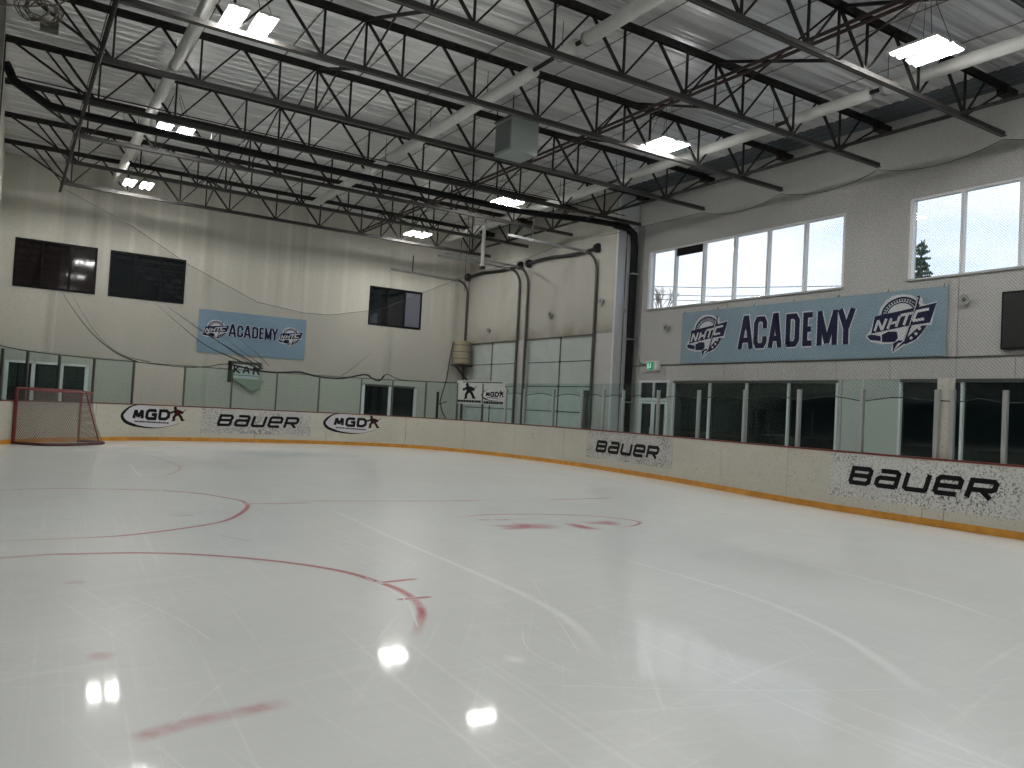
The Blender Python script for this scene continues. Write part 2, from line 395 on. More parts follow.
mark('red_circle_line', [(-1.2,12.6),(0.3,13.5),(1.32,13.5),(2.4,13.05),(2.93,12.09),(2.98,11.51),(2.81,10.91),(2.44,10.14),(2.06,9.72),(1.31,9.24),(0.75,9.11),(-.5,9.1)], .09, red_mark, 'faded red circle line, middle of the three')
mark('red_hash_mark', [(2.89,11.52),(3.95,11.51)], .085, red_mark)
mark('red_circle_line', [(-1.4,7.8),(0.22,8.24),(0.68,8.24),(1.25,8.13),(1.81,7.82),(2.32,7.33),(2.65,6.81),(2.77,6.34),(2.82,6.02),(2.79,5.67),(2.68,5.32),(2.51,5.01),(2.35,4.74)], .10, red_mark, 'faded red circle line nearest the camera')
mark('red_hash_mark', [(2.76,6.31),(3.16,6.36)], .09, red_mark)
mark('red_hash_mark', [(2.65,5.72),(2.98,5.72)], .08, red_mark)
mark('red_hash_mark', [(0.55,3.80),(0.85,3.90),(1.32,3.97)], .17, red_mark_soft, 'soft red dash under the ice')
blob('red_spot', [(.48,5.0),(.58,4.97),(.65,5.07),(.57,5.16),(.49,5.12)], red_mark_soft)
blob('red_spot', [(.45,7.0),(.6,6.97),(.67,7.05),(.55,7.12)], red_mark_soft)
mark('red_circle_line', [(1.15,20.24),(1.7,21.3),(2.36,21.2),(2.99,20.33),(3.15,18.4),(3.1,17.19),(2.55,15.6),(1.82,15.4)], .07, red_mark_soft, 'faintest red circle line, near the goal')
mark('red_hash_mark', [(3.2,17.6),(4.3,17.5)], .06, red_mark_soft)
mark('red_line', [(3.67,11.77),(4.79,11.65),(6.01,11.51),(7.1,11.52)], .08, red_mark)
mark('red_line', [(7.99,11.42),(9.64,11.54)], .10, red_mark)
mark('red_line', [(8.88,7.87),(9.44,7.3),(10.05,6.65)], .04, red_mark_soft)
mark('red_line', [(2.05,9.0),(2.3,8.5)], .04, red_mark_soft)
blob('teal_crease', [(4.68,22.05),(5.6,22.9),(7.42,23.15),(8.7,21.9),(7.47,20.6),(5.83,20.45)], blue_mark, 'pale teal patch in the ice near the back boards')
mark('teal_crease_edge', [(4.68,22.05),(5.6,22.9),(7.42,23.15),(8.7,21.9),(7.47,20.6),(5.83,20.45)], .08, grey_mark, closed=True)
mark('logo_ring', [(5.27,9.69),(5.87,9.91),(6.42,9.9),(6.97,9.77),(7.51,9.54),(7.82,9.16),(7.86,8.83),(7.5,8.55),(7.16,8.47)], .08, red_mark, 'thin red ring of the logo in the ice')
lg = 'red lettering of the logo in the ice'
blob('logo_smear', [(5.34,9.03),(5.68,9.02),(5.89,9.11),(6.18,9.05),(6.38,8.93),(6.35,8.69),(6.19,8.54),(5.88,8.6),(5.6,8.58),(5.35,8.63),(5.5,8.8)], red_mark, lg)
blob('logo_smear', [(6.6,9.03),(6.75,8.94),(6.79,8.6),(6.81,8.35),(6.6,8.36),(6.5,8.6)], red_mark)
blob('logo_smear', [(6.86,8.98),(7.47,9.08),(7.51,8.79),(7.27,8.6),(7.1,8.75),(6.96,8.82)], red_mark)
mark('logo_smear', [(5.51,9.48),(6.04,9.4)], .07, red_mark)
mark('logo_smear', [(5.72,9.46),(6.72,9.41)], .05, red_mark_soft)
mark('snow_trail', [(3.95,10.8),(3.91,10.15),(3.81,8.18),(3.78,6.95),(3.72,5.6),(3.57,4.7),(3.23,3.89)], (.05, .13), snow_mark, 'curved white snow trail in the middle of the ice')
mark('snow_trail', [(5.6,7.3),(5.65,5.73),(5.58,4.69),(5.31,3.81),(4.96,3.18),(4.55,2.6)], (.03, .16), snow_mark, 'wide curved snow trail at the near right')
mark('snow_trail', [(7.45,7.5),(7.55,6.1),(7.49,5.16),(7.35,4.24),(6.95,3.24)], (.03, .08), snow_mark)
mark('snow_trail', [(2.28,18.28),(2.12,15.17)], .05, snow_mark)
mark('snow_trail', [(3.0,8.9),(3.5,7.5)], .02, snow_mark)
blob('snow_patch', [(2.62,4.1),(2.72,4.02),(2.8,4.12),(2.7,4.22)], snow_mark)
for P in ([(2.05,13.2),(2.25,13.3)], [(.55,12.5),(.8,12.5)], [(.6,10.4),(.8,10.4)], [(1.85,10.5),(2.1,10.5)], [(9.9,9.3),(10.2,9.25)], [(11.0,11.8),(11.3,11.2)]):
    mark('grey_scuff', P, .06, grey_mark)
for i in range(26):       # long skate cuts
    x = random.uniform(.4, 9); y = random.uniform(2.6, 14); a = random.choice([random.gauss(.1, .2), random.gauss(1.9, .3), random.gauss(.8, .3)]); L = random.uniform(.8, 3.2); b = random.uniform(-.15, .15)
    d = Vector((math.sin(a), math.cos(a))); q = Vector((d.y, -d.x)); p = Vector((x, y))
    mark('skate_cut', [tuple(p), tuple(p+d*L/2+q*b), tuple(p+d*L)], .012, snow_mark, sub=5)

# walls -------------------------------------------------------------
def structure(name, mb, m, parent=None, label=None): return obj(name, mb, m, parent, label, kind=None if parent else 'structure')
wr_root = thing('wall_right', 'grey concrete wall with the high windows and long banner', None, (XR, 0, 0), kind='structure')
def wpart(root, name, x0, x1, y0, y1, z0, z1, m, label=None):
    lo = root.location; return obj(name, MB().box(x0-lo.x, x1-lo.x, y0-lo.y, y1-lo.y, z0-lo.z, z1-lo.z), m, root, label)
g = .007
WIN = [(-5.67, 2.07), (3.88, 11.62), (13.43, 21.17)]
ys = [21.9, 21.4, 20.1, 18.8, 17.49, 16.16, 14.82, 13.54, 12.0, 10.35, 9.05, 7.75, 6.45, 5.15, 3.88, 2.07, .78, -.5, -1.8, -3.1, -4.4, -5.67, YF]
for a, b in zip(ys, ys[1:]):
    wpart(wr_root, 'wall_panel', XR, XR+.3, b+g, a-g, 2.78, 3.31, wm_right)
ys2 = [21.9, 17.49, 13.54, 10.35, 7.75, 3.88, 2.07, -1.8, YF]
for a, b in zip(ys2, ys2[1:]):
    wpart(wr_root, 'wall_panel', XR, XR+.3, b+g, a-g, 3.325, 5.21, wm_right)
    wpart(wr_root, 'wall_panel', XR, XR+.3, b, a, 7.27, 9.6, wm_right)
for a, b in ((21.17, 21.9), (11.62, 13.43), (2.07, 3.88), (YF, -5.67)):
    wpart(wr_root, 'wall_panel', XR, XR+.3, a, b, 5.21, 7.27, wm_right)
# the lower band: piers between doors and shop-front glazing
for a, b in ((21.35, 21.9), (19.66, 19.9), (13.35, 13.48)): wpart(wr_root, 'pier', XR, XR+.3, a, b, -.02, 2.775, wm_right)
wpart(wr_root, 'infill_panel', XR, XR+.3, 11.7, 13.33, -.02, 2.775, wm_pale, 'pale infill panel between the dark glazing')
wpart(wr_root, 'backing', XR+.3, XR+.4, YF, 21.9, -.02, 2.9, wm_dark)
wpart(wr_root, 'trim_strip', XR-.03, XR, YF, 21.9, 3.295, 3.32, steel2)

def glazing(name, label, y0, y1, z0, z1, mulls, mt=white_frame, fr=steel2):
    t = thing(name, label, None, (XR, y0, z0), kind='structure')
    def b(nm, ya, yb, za, zb, m, x0=.0, x1=.12): obj(nm, MB().box(x0, x1, ya-y0, yb-y0, za-z0, zb-z0), m, t)
    b('top_rail', y0, y1, z1-.08, z1, fr, -.04)
    e = [y0]+sorted(mulls)+[y1]
    for q in sorted(set(e)): b('mullion', q-.03, q+.03, z0, z1-.08, mt, -.03)
    for a, c in zip(e, e[1:]): b('glass_pane', a+.03, c-.03, z0, z1-.08, darkglass, .05, .07)
    return t
glazing('window_4', 'dark ground level shop front under the long banner', 13.48, 19.66, -.02, 2.78, [15.05, 16.57, 18.06])
glazing('window_5', 'dark ground level glazing under the dark screen', 2.0, 11.7, -.02, 2.8, [4.0, 6.0, 8.2, 10.18, ])
glazing('window_6', 'dark ground level glazing nearest the camera', -6.9, 1.9, -.02, 2.8, [-4.8, -2.6, -.4])
d = thing('door_1', 'double glass door with transom under the green exit sign', None, (XR, 19.9, 0), kind='structure')
def db(nm, ya, yb, za, zb, m, x0=-.03, x1=.1): obj(nm, MB().box(x0, x1, ya, yb, za, zb), m, d)
db('head_frame', 0, 1.45, 2.72, 2.8, white_frame); db('transom_bar', 0, 1.45, 2.1, 2.2, white_frame)
for y in (0, 1.39): db('jamb', y, y+.06, 0, 2.72, white_frame)
db('transom_mullion', .69, .75, 2.2, 2.72, white_frame)
for y in (.08, .78): db('transom_pane', y, y+.62, 2.2, 2.72, darkglass, .03, .05)
for y0 in (.07, .73):
    lf = MB().box(-.02, .05, y0, y0+.07, .02, 2.08).box(-.02, .05, y0+.57, y0+.64, .02, 2.08).box(-.02, .05, y0+.07, y0+.57, 2.0, 2.08).box(-.02, .05, y0+.07, y0+.57, .02, .2)
    o = obj('door_leaf', lf, white_frame, d); obj('door_glass', MB().box(.01, .025, y0+.07, y0+.57, .2, 2.0), darkglass, o)
    obj('door_handle', MB().tube([(-.07, y0+(.6 if y0 < .5 else .04), .9), (-.07, y0+(.6 if y0 < .5 else .04), 1.2)], .012), alu, o)

for i, (a, b_) in enumerate(WIN):
    nm = ['nearest the camera, beyond the right edge', 'beside the dark screen', 'above the long banner']
    t = thing('window_%d' % (3-i), 'high six-pane daylight window '+nm[i], None, (XR, a, 5.21), kind='structure')
    W = b_-a; H = 2.06
    obj('window_sill', MB().box(-.06, .3, 0, W, 0, .05), alu, t); obj('head_frame', MB().box(.02, .14, 0, W, H-.06, H), white_frame, t)
    for k in range(7): y = W*k/6; yy = min(max(y, .035), W-.035); obj('mullion', MB().box(.0, .14, yy-.035, yy+.035, .05, H-.06), white_frame, t)
    for k in range(6): obj('glass_pane', MB().box(.07, .085, W*k/6+.035, W*(k+1)/6-.035, .05, H-.06), winglass, t)
    if i == 2: obj('blind_roll', MB().box(.03, .06, W*4/6+.05, W*5/6-.05, H-.32, H-.06), brown_frame, t, 'dark roller blind at the top of one pane')

# bay with the roll-up doors
DZ = 4.42; DOORS = [(22.88, 27.25), (27.98, 32.3)]
wb = thing('wall_bay', 'cream wall around the two roll-up doors', None, (XD, YJ, 0), kind='structure')
for a, b_ in ((YJ+.1, 22.88), (27.25, 27.98), (32.3, YB)): wpart(wb, 'pier', XD, XD+.3, a, b_, -.02, DZ, wm_right)
for a, b_ in ((YJ+.1, 27.75), (27.75, YB)): wpart(wb, 'wall_panel', XD, XD+.3, a+.004, b_-.004, DZ, 9.6, wm_door)
wpart(wb, 'return_wall', XD, XR+.3, YJ, YJ+.1, -.02, 9.6, mat('window_lit_corner', (.62, .645, .67), .45), 'return wall at the corner, window light painted in pale blue-white')  # window light falling on this face is painted in as pale blue-white
wpart(wb, 'backing', XD+.5, XD+.6, YJ+.1, YB, -.02, DZ+.1, wm_dark)
for i, (a, b_) in enumerate(DOORS):
    t = thing('door_%d' % (2+i), ['pale sectional roll-up door nearer the windows', 'pale sectional roll-up door at the back corner'][i], None, (XD+.1, a, 0), kind='structure')
    W = b_-a; rows = [0, .62, 1.57, 2.52, 3.47, DZ]
    for z0, z1 in zip(rows, rows[1:]):
        for k in range(2):
            p = obj('door_panel', MB().box(0, .05, W*k/2+.02, W*(k+1)/2-.02, z0+.015, z1-.015), doorm, t)
        obj('hinge', MB().box(-.03, .0, W/2-.05, W/2+.05, z1-.06, z1+.06), steel2, t)
    for z in rows[1:]: obj('joint_rail', MB().box(-.012, .03, 0, W, z-.018, z+.018), steel2, t)
    obj('centre_stile', MB().box(-.02, .03, W/2-.025, W/2+.025, 0, DZ), steel2, t)
    for y in (-.05, W+.05):
        obj('door_track', MB().bar((-.18, y, 0), (-.18, y, 6.7), .07, .09), steel2, t)
        arc = [(-.18-.55*(1-math.cos(q)), y, 6.7+.6*math.sin(q)) for q in [PI/2*j/8 for j in range(9)]]
        obj('track_curve', MB().tube(arc, .05, 6), steel2, t)
        obj('overhead_track', MB().bar((-.7, y, 7.3), (-4.0, y, 7.36), .07, .08), galv, t)
        obj('track_hanger', MB().bar((-3.0, y, 7.36), (-3.0, y, 8.1), .03, .03), steel, t)
        obj('drum', MB().tube([(-.2, y-.06, 7.5), (-.2, y+.06, 7.5)], .17, 14), rubber, t)
    sag = [(-.2, W*j/8, 7.5-.05*math.sin(PI*j/8*2)) for j in range(9)]
    obj('torsion_shaft', MB().tube(sag, .07, 8), rubber, t)

# back wall
wk = thing('wall_back', 'cream back wall with three dark high windows', None, (0, YB, 0), kind='structure')
BW = [(.04, 2.57), (2.98, 5.56), (12.98, 15.46)]; LO = [(.0, 2.55), (12.9, 15.45)]
z0w, z1w = 4.85, 6.53
for a, b_ in ((XL, 0.), (2.55, 7.7), (7.7, 12.9), (15.45, XD+.3)): wpart(wk, 'wall_panel', a, b_, YB, YB+.3, -.02, 2.32, wm_back)
for a, b_ in ((XL, 2.78), (2.78, 7.7), (7.7, 12.7), (12.7, XD+.3)): wpart(wk, 'wall_panel', a, b_, YB, YB+.3, 2.32, z0w, wm_back)
for a, b_ in ((XL, .04), (2.57, 2.98), (5.56, 12.98), (15.46, XD+.3)): wpart(wk, 'wall_panel', a, b_, YB, YB+.3, z0w, z1w, wm_back)
wpart(wk, 'wall_panel', XL, XD+.3, YB, YB+.3, z1w, 9.6, wm_back)
wpart(wk, 'backing', XL, XD+.3, YB+.3, YB+.4, -.02, 7, wm_dark)
lab = ['dark three-pane high window at the far left of the back wall', 'dark three-pane high window above the small banner side', 'dark three-pane high window near the back corner']
for i, (a, b_) in enumerate(BW):
    t = thing('window_%d' % (7+i), lab[i], None, (a, YB, z0w), kind='structure'); W = b_-a; H = z1w-z0w
    fr = MB().box(0, W, -.02, .1, 0, .07).box(0, W, -.02, .1, H-.07, H).box(0, .06, -.02, .1, .07, H-.07).box(W-.06, W, -.02, .1, .07, H-.07)
    obj('window_frame', fr, brown_frame, t)
    for k in (1, 2): obj('mullion', MB().box(W*k/3-.045, W*k/3+.045, -.015, .08, .07, H-.07), brown_frame, t)
    gm = [darkglass2, darkglass, darkglass][i]
    for k in range(3):
        obj('glass_pane', MB().box(W*k/3+.04, W*(k+1)/3-.04, .03, .05, .07, H-.07), gm, t)
    if i == 2: obj('grey_pane', MB().box(W*2/3+.05, W-.07, .02, .03, .1, H-.1), mat('grey_sheet', (.13, .14, .18), .5), t, 'pale grey sheet over the right pane')  # right pane covered by a pale grey sheet
for i, (a, b_) in enumerate(LO):
    t = thing('window_%d' % (10+i), ['dark ground level glazing behind the goal', 'dark ground level glazing at the back, right of centre'][i], None, (a, YB, 0), kind='structure'); W = b_-a
    n = 3 if i == 0 else 2
    for k in range(n+1): x = min(max(W*k/n, .06), W-.06); obj('mullion', MB().box(x-.06, x+.06, -.03, .12, 0, 2.3), white_frame, t)
    for k in range(n): obj('glass_pane', MB().box(W*k/n+.06, W*(k+1)/n-.06, .03, .06, 0, 2.3), darkglass, t)
    obj('head_frame', MB().box(0, W, -.03, .12, 2.24, 2.32), steel2 if i else white_frame, t)

# left and front
structure('wall_left', MB().box(XL-.3, XL, YF, YB, -.02, 3.0), wm_dark)
structure('wall_upper', MB().box(-.85, -.45, 20.5, YB, 3.0, 9.6), wm_back, label='upper left wall towards the back, seen edge-on')
structure('wall_cladding', MB().box(-.85, -.45, YF, 20.49, 3.0, 9.6), mat('dark_cladding', (.05, .048, .045), .6), label='dark clad upper left wall, seen edge-on')
structure('ceiling_soffit', MB().box(XL-.3, -.45, YF, YB, 2.85, 3.0), wm_dark)
structure('wall_front', MB().box(XL-.3, XR+.3, YF-.3, YF, -.02, 9.6), wm_back)
col_ = thing('pillar_1', 'dark steel column at the upper left edge', None, (-.42, 21.1, 3), kind='structure')
obj('flange', MB().box(-.08, .0, -.12, .12, 0, 6.1), steel, col_)

# ceiling: foil faced sheets and a dark strip of bare deck
ce = thing('ceiling', 'silver foil-faced roof insulation', None, (0, 0, ZC), kind='structure')
NX = 10; X0, X1 = -.45, 17.62; wdt = (X1-X0)/NX
r = random.Random(2); rows_ = []; y = YF
while y < YB:
    zo = -.006*r.random(); rows_ += [(y, zo), (y+.21+.02*r.random(), zo-.004), (y+.245, zo-.022), (y+.285, zo-.022)]; y += .31
rows_ = [q for q in rows_ if q[0] < YB]+[(YB, 0)]
for k in range(NX):
    mb = MB(); a = X0+wdt*k+.003; b_ = X0+wdt*(k+1)-.003
    for (y, z) in rows_: mb.v += [(a, y, z), ((a+b_)/2, y, z-.008), (b_, y, z)]
    for i in range(len(rows_)-1):
        for q in range(2): c = i*3+q; mb.f.append((c, c+3, c+4, c+1))
    obj('foil_sheet', mb, foil, ce)
for k in range(1, NX): obj('seam_tape', MB().box(X0+wdt*k-.012, X0+wdt*k+.012, YF, YB, -.032, -.026), steel2, ce)
mb = MB(); n = 9
for i in range(n+1):
    x = 17.62+(XR+.3-17.62)*i/n; z = .0 if i % 2 else .05
    mb.v += [(x, YF, z), (x, YB, z)]
for i in range(n): mb.f.append((2*i, 2*i+1, 2*i+3, 2*i+2))
obj('bare_deck', mb, mat('bare_dark_deck', (.10, .115, .13), .5, .3), ce, 'dark bare metal deck strip along the window wall')
obj('roof_slab', MB().box(XL-.3, XR+.3, YF-.3, YB+.3, .35, .55), wm_dark, ce)

# ------------------------------------------------------------------ roof trusses
ZB, ZT = 8.1, 9.2
def TY(k): return 9.2+2.985*(k-1)
nodes = [16.58-1.68*j for j in range(10)]
def make_truss(right_b, right_t, name):
    t = thing(name, '', 'truss')
    b = MB()
    for s in (-1, 1): b.box(1.15, right_b, s*.042-.022, s*.042+.022, -.01, .0).box(1.15, right_b, s*.02-.006, s*.02+.006, .0, .10)
    b.box(1.15, right_b, -.03, .03, .0, .02)
    bc = obj('bottom_chord', b, chordm, t); obj('gap_light_strip', MB().box(1.15, right_b, -.018, .018, -.012, -.002), steel2, bc)  # lighter strip added to imitate light showing through the chord gap
    top = MB().box(-.45, right_t, -.065, .065, ZT-ZB, ZT-ZB+.03).box(-.45, right_t, -.05, -.035, ZT-ZB-.1, ZT-ZB).box(-.45, right_t, .035, .05, ZT-ZB-.1, ZT-ZB)
    obj('top_chord', top, steel, t)
    h = ZT-ZB-.04; dg = .05
    tops = [x-.84 for x in nodes]+[nodes[0]+.74]
    vert = obj('vertical', MB().bar((0, 0, .05), (0, 0, h), .04, .04, (0, 1, 0)), steel)
    dl = obj('diagonal', MB().bar((0, 0, .05), (-.84, 0, h), .05, .05, (0, 1, 0)), steel)
    dr = obj('diagonal', MB().bar((0, 0, .05), (.84, 0, h), .035, .035, (0, 1, 0)), steel)
    first = True
    for x in nodes:
        if x > right_b: continue
        if first: vv, a_, c_ = vert, dl, dr; first = False
        else: vv = vert.copy(); a_ = dl.copy(); c_ = dr.copy(); [C.objects.link(o) for o in (vv, a_, c_)]
        for o in (vv, a_, c_): o.parent = t; o.location = (x, 0, 0)
    obj('end_diagonal', MB().bar((nodes[-1], 0, .05), (-.35, 0, h), .045, .045, (0, 1, 0)), steel, t)
    obj('end_diagonal', MB().bar((min(16.58, right_b-.6), 0, .05), (right_t-.15, 0, h-.1), .04, .04, (0, 1, 0)), steel, t)
    obj('end_strut', MB().bar((1.2, 0, .05), (.3, 0, h), .04, .04, (0, 1, 0)), steel, t)
    obj('bearing_bracket', MB().box(right_t-.2, right_t+.25, -.12, .12, h-.16, h+.0), steel, t)
    return t
ta = make_truss(18.2, 18.25, 'roof_truss'); tb = make_truss(17.5, 17.35, 'roof_truss')
order = list(range(8, -4, -1)); NAMES = ['first', 'second', 'third', 'fourth', 'fifth', 'sixth', 'seventh', 'eighth', 'ninth', 'tenth', 'eleventh', 'twelfth']
ua = ub = False
for i, k in enumerate(order):
    if k >= 6:
        o = tb if not ub else copy_tree(tb); ub = True
    else:
        o = ta if not ua else copy_tree(ta); ua = True
    o.location = (0, TY(k), ZB); o['group'] = 'roof trusses across the rink'
    o['label'] = 'dark steel roof truss, %s counting from the back wall' % NAMES[i]

# bridging along the building
def run(name, label, cat, P, r, m, n=8, group=None): return obj(name, MB().tube(P, r, n), m, None, label, cat, group, smooth=False)
run('bridging_bar', 'dark bar tying the left ends of the roof trusses', 'bar', [(1.2, YF+.2, ZB-.06), (1.2, 31.0, ZB-.06)], .045, steel, 6)
run('bridging_bar', 'thin dark bar tying the trusses beside the window wall', 'bar', [(16.36, YF+.2, ZB+.05), (16.36, 28.5, ZB+.05)], .042, steel, 6)
for xi, X in enumerate((5.68, 12.38)):
    t = thing('cross_bridging', ['crossed bracing rods between trusses, left row', 'crossed bracing rods between trusses, right row'][xi], 'bracing', (X, 0, ZB), group='cross bracing between the roof trusses')
    src = [obj('brace_bar', MB().bar((0, 0, 0), (0, 2.985, 1.0), .055, .055, (1, 0, 0)), steel, t), obj('brace_rod', MB().bar((0, 0, 1.0), (0, 2.985, 0), .03, .03, (1, 0, 0)), steel, t),
           obj('hanger_bar', MB().bar((0, 2.985, 0), (0, 2.985, 1.0), .04, .04, (1, 0, 0)), steel, t)]
    for j, k in enumerate(range(-3, 8)):
        for rsrc in src:
            o = rsrc if j == 0 else rsrc.copy()
            if j: C.objects.link(o)
            o.location = (0, TY(k), .05)

# long pipes
def duct(name, label, x0, x1, segs, r=.13):
    t = thing(name, label, 'duct', (x0, segs[0][0], 8.62), group='white ducts along the roof')
    def X(y): return x0+(x1-x0)*(y+7)/37.
    for a, b_ in segs:
        obj('duct_section', MB().tube([(X(a)-x0, a-segs[0][0], 0), (X(b_)-x0, b_-segs[0][0], 0)], r, 20), white_pipe, t, smooth=False).data.shade_smooth()
    for (a, b_), (c, d_) in zip(segs, segs[1:]):
        if c-b_ > .02: obj('coupling', MB().tube([(X(b_)-x0, b_-segs[0][0], .02), (X(c)-x0, c-segs[0][0], .02)], r*.35, 10), steel, t)
        obj('joint_band', MB().tube([(X(b_)-x0, b_-.06-segs[0][0], 0), (X(b_)-x0, b_-segs[0][0], 0)], r*1.1, 16), galv, t)
    for y in range(int(segs[0][0])+1, int(segs[-1][1]), 3):
        obj('hanger_wire', MB().tube([(X(y)-x0, y-segs[0][0], r), (X(y)-x0, y-segs[0][0], .66)], .008, 4), steel, t)
    return t
duct('ceiling_duct', 'white duct nearest the left wall', 2.6, 2.8, [(-6.9, 12.9), (12.95, 18.8), (18.86, 23.5), (23.55, 31)])
duct('ceiling_duct', 'white duct down the middle with dark couplings', 8.7, 9.15, [(-6.9, 12.2), (12.5, 13.1), (14.0, 21.7), (21.95, 28.5)])
duct('ceiling_duct', 'white duct nearest the window wall', 14.8, 15.5, [(-6.9, 10.1), (10.4, 12.5), (12.9, 18.75), (19.4, 30.5)])
for i, (x, z) in enumerate(((12.1, 8.60), (12.17, 8.53))):
    run('sprinkler_pipe', ['dark red sprinkler pipe, upper of the pair', 'dark red sprinkler pipe, lower of the pair'][i], 'pipe', [(x, YF+.1, z), (x, 31.8, z)], .036, rust, 8, 'dark red sprinkler pipes')
bp = thing('black_drain_pipe', 'thick black drain pipe crossing under the trusses to the corner', 'pipe', (0, 22, 8))
pts = spline3 = [(-.42, 0, .9), (-.25, 0, .55), (.0, 0, .4), (.5, 0, .12), (1.4, 0, .06), (3, 0, .05), (6, 0, .02), (10, 0, .0), (13.5, 0, -.02), (15.0, 0, .05), (16.4, -.1, .15), (17.6, -.2, .16)]
o = obj('pipe_run', MB().tube(pts, .10, 14), black_pipe, bp); o.data.shade_smooth()
o = obj('down_pipe', MB().tube([(17.6, -.2, .16), (18.1, -.27, .12), (18.4, -.3, -.08), (18.46, -.3, -.5), (18.46, -.3, -7.95)], .135, 14), black_pipe, bp); o.data.shade_smooth()
for x in (2.1, 2.75, 4.2, 4.95, 8.6, 9.1, 11.2): obj('pipe_hanger', MB().bar((x, 0, .1), (x, 0, .42), .03, .03), white_print, bp)
for z in (-1.5, -3.8, -6): obj('pipe_clamp', MB().box(18.3, 18.65, -.46, -.14, z, z+.04), galv, bp)
run('conduit', 'thin grey conduit rod strung over the fifth truss', 'conduit', [(-.3, 20.9, 8.28), (6, 20.9, 8.25), (17.3, 20.9, 8.25)], .016, steel, 5)
run('conduit', 'grey conduit beside the corner down to the exit sign', 'conduit', [(XR-.03, 21.45, 8.2), (XR-.03, 21.45, 3.75), (XR-.03, 21.36, 3.4), (XR-.03, 20.95, 3.34)], .02, galv, 6)
cd = thing('conduit_riser', 'thin dark conduit with small boxes on the pale corner pier', 'conduit', (18.15, YJ-.03, 0))
obj('tube', MB().tube([(0, 0, .9), (0, 0, 8.3)], .016, 6), steel2, cd)
for z in (2.2, 5.15): obj('junction_box', MB().box(-.06, .06, -.05, .02, z, z+.14), galv, cd)

# lamps: rows at the same four distances
def make_lamp():
    t = thing('ceiling_lamp', '', 'lamp')
    for s in (-1, 1):
        h = obj('lamp_panel', MB().box(s*.26-.18, s*.26+.18, -.45, .45, .02, .07), lamp_body, t)
        for q in (-1, 1):
            obj('light_tube', MB().box(s*.26+q*.1-.041, s*.26+q*.1+.041, -.43, .43, -.005, .02), tube_em, h)
    for x, y in ((-.35, -.3), (.35, -.3), (-.35, .3), (.35, .3)): obj('hanging_wire', MB().tube([(x, y, .07), (x*.2, y*.3, .95)], .006, 4), steel, t)
    return t
proto = make_lamp(); first = True
rows = [(29.2, 'the row at the back'), (22.5, 'the second row from the back'), (15.0, 'the third row from the back'), (8.25, 'the fourth row from the back'), (1.4, 'the fifth row from the back'), (-4.5, 'the row nearest the front wall')]
for y, rn in rows:
    for x, side in ((3.36, 'left'), (13.58, 'right')):
        o = proto if first else copy_tree(proto); first = False
        o.location = (x, y, 8.31); o['group'] = 'twin panel lamps under the roof'
        o['label'] = 'bright twin panel lamp, %s one of %s' % (side, rn)

# air handler box
t = thing('air_handler', 'grey sheet metal air handler box hung in the trusses', 'heater', (10.7, 17.35, 8.0))
obj('casing', MB().box(-.4, .4, -.35, .45, 0, .86), hvacm, t)
obj('top_flange', MB().box(-.43, .43, -.38, .48, .86, .9), steel2, t)
obj('side_panel', MB().box(-.42, -.4, -.28, .38, .08, .78), mat('panel_dark', (.12, .14, .14), .5), t)  # darker panel over most of the left face
for x in (-.38, .38):
    for y in (-.33, .43): obj('hanger_rod', MB().bar((x, y, .9), (x, y, 1.38), .02, .02), steel, t)
t = thing('roof_vent', 'small dark grey vent box under the roof at the far left', 'vent', (.34, 19.7, 9.02))
obj('vent_body', MB().box(-.16, .18, -.12, .12, 0, .16), mat('vent_grey', (.10, .105, .10), .6), t); obj('vent_grille', MB().box(-.14, .16, -.14, -.12, .02, .14), steel2, t)
t = thing('hanging_pole', 'white pole with a flat cap hanging near the roll-up doors', 'pole', (15.3, 26.9, 6.9))
obj('tube', MB().tube([(0, 0, .1), (0, 0, 1.7)], .07, 12), mat('pole_white', (.62, .62, .6), .5), t); obj('cap', MB().box(-.3, .3, -.2, .2, 1.7, 1.78), white_pipe, t); obj('foot', MB().box(-.09, .09, -.09, .09, 0, .1), rust, t)
run('hanging_cable', 'thin cable hanging from the roof in front of the bay doors', 'cable', [(14.1, 26, 9.2), (14.1, 26, 5.8)], .01, steel, 4)
# tangle of cable at the top left
mb = MB()
for i in range(7):
    c = Vector((-.02+.05*random.random()+.02*i, 8, 4.70+.02*random.random())); R_ = .09+.06*random.random()
    mb.tube([(c.x+R_*math.cos(q), c.y+.05*math.sin(3*q+i), c.z+R_*.7*math.sin(q)) for q in [2*PI*j/14 for j in range(15)]], .006, 5)
mb.tube([(-.44, 8, 4.72), (-.2, 8, 4.67), (.0, 8, 4.72), (.2, 8, 4.80), (.35, 8, 4.95)], .008, 5)
obj('cable_coil', mb, cable, None, 'tangled coil of tan cable hanging at the top left edge', 'cable')

